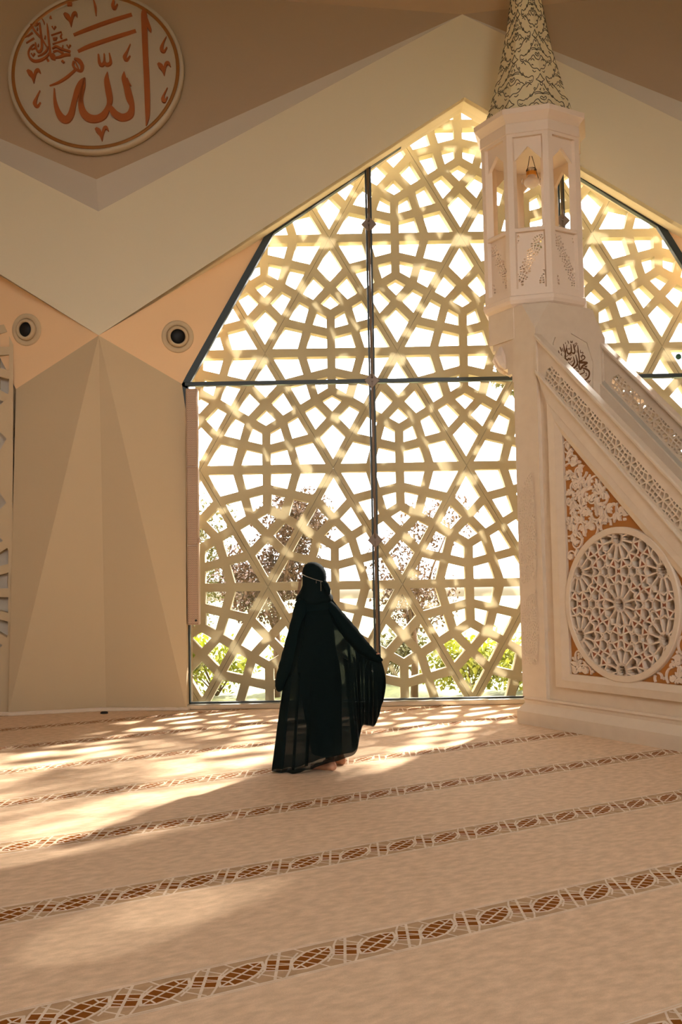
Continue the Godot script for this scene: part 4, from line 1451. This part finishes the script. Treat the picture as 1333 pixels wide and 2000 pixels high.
# the body: tapered bones joined by a smooth minimum and meshed as surface nets
func nets(st: SurfaceTool, bones: Array, cell: float, k: float) -> void:
	var lo := Vector3(1e9, 1e9, 1e9)
	var hi := -lo
	for b in bones:
		var m: float = maxf(b[2], b[3]) + k + cell * 2.0
		lo = lo.min(b[0].min(b[1]) - Vector3.ONE * m)
		hi = hi.max(b[0].max(b[1]) + Vector3.ONE * m)
	var n := Vector3i(((hi - lo) / cell).ceil()) + Vector3i.ONE
	var f := PackedFloat32Array()
	f.resize(n.x * n.y * n.z)
	f.fill(1.0)
	for b in bones:
		var a: Vector3 = b[0]
		var e: Vector3 = b[1]
		var r0: float = b[2]
		var r1: float = b[3]
		var m := maxf(r0, r1) + k + cell * 1.5
		var i0 := Vector3i(((a.min(e) - Vector3.ONE * m - lo) / cell).floor()).max(Vector3i.ZERO)
		var i1 := Vector3i(((a.max(e) + Vector3.ONE * m - lo) / cell).ceil()).min(n - Vector3i.ONE)
		var ab := e - a
		var ll := maxf(ab.length_squared(), 1e-9)
		for x in range(i0.x, i1.x + 1):
			for y in range(i0.y, i1.y + 1):
				for z in range(i0.z, i1.z + 1):
					var p := lo + Vector3(x, y, z) * cell - a
					var t := clampf(p.dot(ab) / ll, 0.0, 1.0)
					var d := (p - ab * t).length() - lerpf(r0, r1, t)
					var id := (x * n.y + y) * n.z + z
					var w := f[id]
					var h := maxf(k - absf(w - d), 0.0) / k
					f[id] = minf(w, d) - h * h * k * 0.25
	var vert := {}
	for x in n.x - 1:
		for y in n.y - 1:
			for z in n.z - 1:
				var id := (x * n.y + y) * n.z + z
				var inn := 0
				var vals := []
				for c in 8:
					var v := f[id + (c & 1) * n.y * n.z + ((c >> 1) & 1) * n.z + (c >> 2)]
					vals.append(v)
					if v < 0.0:
						inn += 1
				if inn == 0 or inn == 8:
					continue
				var sum := Vector3.ZERO
				var cnt := 0
				for c in 8:
					for ax in 3:
						var d := c | (1 << ax)
						if d != c and (vals[c] < 0.0) != (vals[d] < 0.0):
							var t: float = vals[c] / (vals[c] - vals[d])
							var pc := Vector3(c & 1, (c >> 1) & 1, c >> 2)
							var pd := Vector3(d & 1, (d >> 1) & 1, d >> 2)
							sum += pc.lerp(pd, t)
							cnt += 1
				vert[id] = lo + (Vector3(x, y, z) + sum / cnt) * cell
	var step := [n.y * n.z, n.z, 1]
	for id in vert:
		var v0 := f[id]
		for ax in 3:
			var v1 := f[id + step[ax]]
			if (v0 < 0.0) == (v1 < 0.0):
				continue
			var u: int = step[(ax + 1) % 3]
			var w: int = step[(ax + 2) % 3]
			if not (vert.has(id - u) and vert.has(id - w) and vert.has(id - u - w)):
				continue
			if v0 < 0.0:
				quad(st, vert[id - u - w], vert[id - w], vert[id], vert[id - u])
			else:
				quad(st, vert[id - u], vert[id], vert[id - w], vert[id - u - w])

func body(r: Node3D) -> void:
	var st := begin(false)
	var B := func(flat: Array) -> Array:
		var out := []
		for i in range(0, flat.size(), 8):
			out.append([Vector3(flat[i], flat[i + 1], flat[i + 2]), Vector3(flat[i + 3], flat[i + 4], flat[i + 5]), flat[i + 6], flat[i + 7]])
		return out
	# head, neck, trunk, arms and legs
	nets(st, B.call([
		-0.03, 1.60, -0.02, -0.03, 1.575, -0.03, 0.078, 0.078, -0.032, 1.54, -0.06, -0.032, 1.52, -0.075, 0.05, 0.042, -0.03, 1.555, -0.10, -0.03, 1.54, -0.118, 0.012, 0.012,
		-0.03, 1.50, -0.015, -0.033, 1.42, 0.0, 0.048, 0.052, -0.03, 1.36, 0.0, -0.02, 1.18, 0.0, 0.09, 0.085, -0.09, 1.345, 0.0, 0.04, 1.345, 0.0, 0.05, 0.05, -0.02, 1.12, 0.0, -0.005, 0.92, 0.0, 0.085, 0.095, -0.05, 0.90, 0.0, 0.05, 0.90, 0.0, 0.09, 0.09,
		-0.13, 1.34, 0.02, -0.21, 1.03, 0.04, 0.042, 0.034, -0.21, 1.03, 0.04, -0.305, 0.755, 0.045, 0.034, 0.022, 0.075, 1.34, 0.0, 0.24, 1.11, 0.015, 0.042, 0.034, 0.24, 1.11, 0.015, 0.375, 0.985, 0.0, 0.034, 0.022,
		-0.055, 0.88, 0.01, -0.01, 0.47, 0.0, 0.085, 0.052, -0.01, 0.47, 0.0, 0.085, 0.085, 0.045, 0.05, 0.030, 0.055, 0.88, 0.0, 0.09, 0.47, -0.06, 0.085, 0.052, 0.09, 0.47, -0.06, 0.16, 0.085, -0.20, 0.05, 0.030]), 0.016, 0.03)
	# bare feet, heel towards the viewer, toes apart
	for ft in [[Vector3(0.092, 0.0, 0.055), -0.95], [Vector3(0.168, 0.0, -0.205), -0.75]]:
		var q := Transform3D(Basis(Vector3.UP, -ft[1]), ft[0])
		var L := []
		for b in B.call([0.0, 0.075, -0.012, 0.0, 0.034, 0.004, 0.030, 0.032, 0.0, 0.034, 0.0, 0.0, 0.03, -0.10, 0.031, 0.028, 0.0, 0.03, -0.08, 0.012, 0.024, -0.165, 0.030, 0.024, 0.0, 0.03, -0.08, -0.02, 0.022, -0.15, 0.028, 0.022,
			0.02, 0.016, -0.165, 0.024, 0.014, -0.215, 0.015, 0.013, 0.003, 0.016, -0.172, 0.004, 0.013, -0.212, 0.011, 0.010, -0.012, 0.016, -0.167, -0.013, 0.012, -0.203, 0.010, 0.009, -0.026, 0.015, -0.16, -0.029, 0.012, -0.192, 0.010, 0.008, -0.038, 0.015, -0.15, -0.043, 0.011, -0.177, 0.009, 0.008]):
			L.append([q * b[0], q * b[1], b[2], b[3]])
		nets(st, L, 0.0075, 0.012)
	# hands: the left relaxed inside its sleeve, the right closed on the cloth
	for hd in [[Transform3D(Basis(Vector3.BACK, -0.2), Vector3(-0.303, 0.785, 0.045)), 0.35], [Transform3D(Basis(Vector3.BACK, 0.8), Vector3(0.375, 0.98, 0.0)), 1.1]]:
		var H := []
		var q: Transform3D = hd[0]
		var curl: float = hd[1]
		H.append([q * Vector3(0, 0.0, 0), q * Vector3(0, -0.05, 0), 0.020, 0.020])
		H.append([q * Vector3(0, -0.03, -0.016), q * Vector3(0, -0.07, -0.02), 0.013, 0.011])
		H.append([q * Vector3(0, -0.03, 0.016), q * Vector3(0, -0.068, 0.022), 0.013, 0.011])
		for k in 4:
			var z := -0.026 + k * 0.0175
			var ln: float = [0.036, 0.042, 0.039, 0.030][k]
			var a := Vector3(0, -0.072, z)
			var b := a + Vector3(sin(curl * 0.5), -cos(curl * 0.5), 0) * ln
			var c := b + Vector3(sin(curl), -cos(curl), 0) * ln * 0.7
			H.append([q * a, q * b, 0.0085, 0.008])
			H.append([q * b, q * c, 0.008, 0.0065])
		H.append([q * Vector3(0.004, -0.02, -0.02), q * Vector3(0.02, -0.05, -0.038), 0.011, 0.0095])
		H.append([q * Vector3(0.02, -0.05, -0.038), q * Vector3(0.034, -0.074, -0.036), 0.0095, 0.008])
		nets(st, H, 0.006, 0.006)
	put("body", done(st), M.skin, r)

# ---------------------------------------------------------------- lamp, microphone, socket
func small_things() -> void:
	var c := Vector3(2.23, 0, -11.11)
	var r := thing("oil_lamp", c + Vector3(0.0, 5.93, 0.0))
	tag(r, "small hanging glass oil lamp with a gilt collar inside the pulpit tower", "lamp")
	var st := begin(false)
	lathe(st, [0.004, 0.0, 0.035, 0.004, 0.075, 0.03, 0.088, 0.06, 0.082, 0.085, 0.055, 0.108, 0.045, 0.13, 0.052, 0.15], 24)
	put("bowl", done(st), M.bowl_glass, r)
	for s in [-1.0, 1.0]:
		var hp := []
		for k in 9:
			var a := -1.3 + k * 0.33
			hp.append(Vector3(s * (0.088 + 0.026 * cos(a)), 0.075 + 0.032 * sin(a), 0.0))
		st = begin(false)
		tube(st, hp, [0.007], 8)
		put("handle", done(st), M.bowl_glass, r)
	st = begin()
	for k in 16:
		var a := TAU * k / 16
		var x := Transform3D(Basis(Vector3.UP, -a), Vector3.ZERO)
		prism(st, V2([-0.011, 0.14, 0.011, 0.14, 0.013, 0.175, 0.0, 0.19, -0.013, 0.175]), 0.05, 0.056, x)
	put("collar", done(st), M.gold, r)
	st = begin()
	for k in 22:
		var a := TAU * k / 22
		tube(st, [Vector3(0.05 * cos(a), 0.175, 0.05 * sin(a)), Vector3(0.058 * cos(a + 0.1), 0.205, 0.058 * sin(a + 0.1)), Vector3(0.046 * cos(a + 0.4), 0.225, 0.046 * sin(a + 0.4))], [0.003], 4)
	put("filigree", done(st), M.chain, r)
	st = begin()
	for e in [[Vector3(-0.05, 0.19, 0.02), Vector3(-0.012, 0.37, 0.0)], [Vector3(0.075, 0.10, 0.02), Vector3(0.012, 0.37, 0.0)]]:
		tube(st, [e[0], e[1]], [0.004], 6)
	put("chain", done(st), M.chain, r)

	r = thing("microphone", Vector3(3.77, 3.935, -10.98))
	tag(r, "small dark green foam ball microphone on a thin rod at the right edge", "microphone")
	st = begin(false)
	lathe(st, [0.002, -0.034, 0.018, -0.029, 0.031, -0.012, 0.034, 0.004, 0.026, 0.022, 0.012, 0.032, 0.002, 0.034], 18)
	put("foam_ball", done(st), M.green_foam, r)
	st = begin(false)
	tube(st, [Vector3(0.02, -0.012, 0), Vector3(0.10, -0.06, 0.02), Vector3(0.3, -0.22, 0.05), Vector3(0.42, -0.5, 0.1), Vector3(0.45, -3.92, 0.12)], [0.0055], 8)
	put("rod", done(st), M.steel, r)
	st = begin(false)
	lathe(st, [0.002, -3.935, 0.14, -3.935, 0.14, -3.92, 0.03, -3.90, 0.004, -3.89], 24, Transform3D(Basis.IDENTITY, Vector3(0.45, 0, 0.12)))
	put("base", done(st), M.frame_dark, r)

	st = begin(false)
	lathe(st, [0.002, 0.0, 0.045, 0.0, 0.045, 0.018, 0.035, 0.024, 0.002, 0.024], 20)
	var s := put("floor_socket", done(st), M.black)
	s.position = Vector3(-2.86, 0.0, -12.06)
	tag(s, "small dark round floor socket at the foot of the pier", "socket")

# ---------------------------------------------------------------- garden outside
func leaf_mesh(s: float) -> ArrayMesh:
	var st := begin()
	for q in [[-1.0, 0.35], [1.0, 0.35]]:
		var w: float = q[0] * 0.28 * s
		tri(st, Vector3(0, 0, 0), Vector3(0, s * 0.05, s), Vector3(w, q[1] * s * 0.3, s * 0.5))
	return done(st)

func foliage(parent: Node3D, n: int, centres: Array, mat_: Material, size: float) -> void:
	var mm := MultiMesh.new()
	mm.transform_format = MultiMesh.TRANSFORM_3D
	mm.mesh = leaf_mesh(size)
	mm.instance_count = n
	for i in n:
		var c: Array = centres[rng.randi() % centres.size()]
		var d := Vector3(rng.randfn(), rng.randfn(), rng.randfn()).normalized() * pow(rng.randf(), 0.45)
		var p: Vector3 = c[0] + d * c[1]
		p.y = maxf(p.y, 0.02)
		var b := Basis.from_euler(Vector3(rng.randf_range(-1.2, 1.2), rng.randf() * TAU, rng.randf_range(-0.6, 0.6))).scaled(Vector3.ONE * rng.randf_range(0.7, 1.3))
		mm.set_instance_transform(i, Transform3D(b, p))
	var o := MultiMeshInstance3D.new()
	o.name = unique(parent, "foliage")
	o.multimesh = mm
	o.material_override = mat_
	o.set_meta("kind", "stuff")
	parent.add_child(o, true)

func plant(called: String, at: Vector3, h: float, spread: float, n: int, leafmat: Material, size: float, label: String, cat: String, trunk: float, group := "") -> void:
	var r := thing(called, at)
	tag(r, label, cat, group)
	var st := begin(false)
	var centres := []
	if trunk > 0.0:
		tube(st, [Vector3(0, 0.0, 0), Vector3(0.03, h * 0.25, 0.02), Vector3(-0.02, h * 0.5, 0)], [trunk, trunk * 0.8, trunk * 0.55], 8)
	for k in 9:
		var a := rng.randf() * TAU
		var e := Vector3(cos(a) * spread * rng.randf_range(0.3, 0.8), h * rng.randf_range(0.45, 0.92), sin(a) * spread * rng.randf_range(0.3, 0.8))
		var s := Vector3(0, h * (0.3 if trunk > 0.0 else 0.0), 0)
		tube(st, [s, s.lerp(e, 0.5) + Vector3(0, h * 0.06, 0), e], [maxf(trunk * 0.5, 0.018), maxf(trunk * 0.3, 0.01), 0.006], 6)
		centres.append([e, spread * 0.5])
	centres.append([Vector3(0, h * 0.5, 0), spread * 0.65])
	put("trunk" if trunk > 0.0 else "stems", done(st), M.bark, r)
	foliage(r, n, centres, leafmat, size)

func garden() -> void:
	var st := begin()
	box(st, Vector3(0, -0.35, -20.0), Vector3(140, 0.2, 140))
	tag(put("lawn", done(st), M.lawn), "sunlit grass outside the tall window", "grass", "", "stuff")
	plant("tree", Vector3(-1.05, -0.25, -15.6), 3.3, 1.0, 12000, M.leaf_brown, 0.075, "red brown leaved small tree outside the window, left of the person", "tree", 0.07)
	plant("tree", Vector3(1.05, -0.25, -15.2), 2.9, 0.85, 4200, M.leaf_brown, 0.07, "brown leaved small tree outside, right of the person", "tree", 0.06)
	plant("tree", Vector3(-2.6, -0.25, -17.5), 3.4, 1.2, 9000, M.leaf_olive, 0.08, "olive green tree outside at the left of the window", "tree", 0.07)
	plant("tree", Vector3(4.65, -0.25, -22.5), 10.0, 1.0, 4200, M.leaf_olive, 0.2, "tall unseen tree added outside behind the pulpit tower to shade the window", "tree", 0.14)  # added out of view so its crown shades the lower left glass
	for k in 9:
		var x: float = [-3.2, -2.0, -0.6, 0.8, 1.9, 2.7, 3.6, 4.6, 5.8][k]
		plant("shrub", Vector3(x, -0.25, -15.2 - 0.7 * float((k * 5) % 4)), 0.75 + 0.25 * float((k * 3) % 3), 0.62, 1500, M.leaf_green if k % 3 else M.leaf_olive, 0.11, ["olive shrub outside, farthest left behind the window's left edge", "yellow green shrub outside at the window's lower left corner, left of the person", "yellow green shrub outside just behind the person's left sleeve", "olive shrub outside right of the person, behind the lowest window panes", "yellow green shrub outside, nearest to the glass between the person and the pulpit", "yellow green shrub outside, next to the pulpit's base seen through the lattice", "olive shrub outside hidden mostly behind the pulpit's base", "yellow green shrub outside behind the pulpit's rosette panel", "yellow green shrub outside, farthest right behind the pulpit's stair"][k], "shrub", 0.0, "shrubs outside the window")
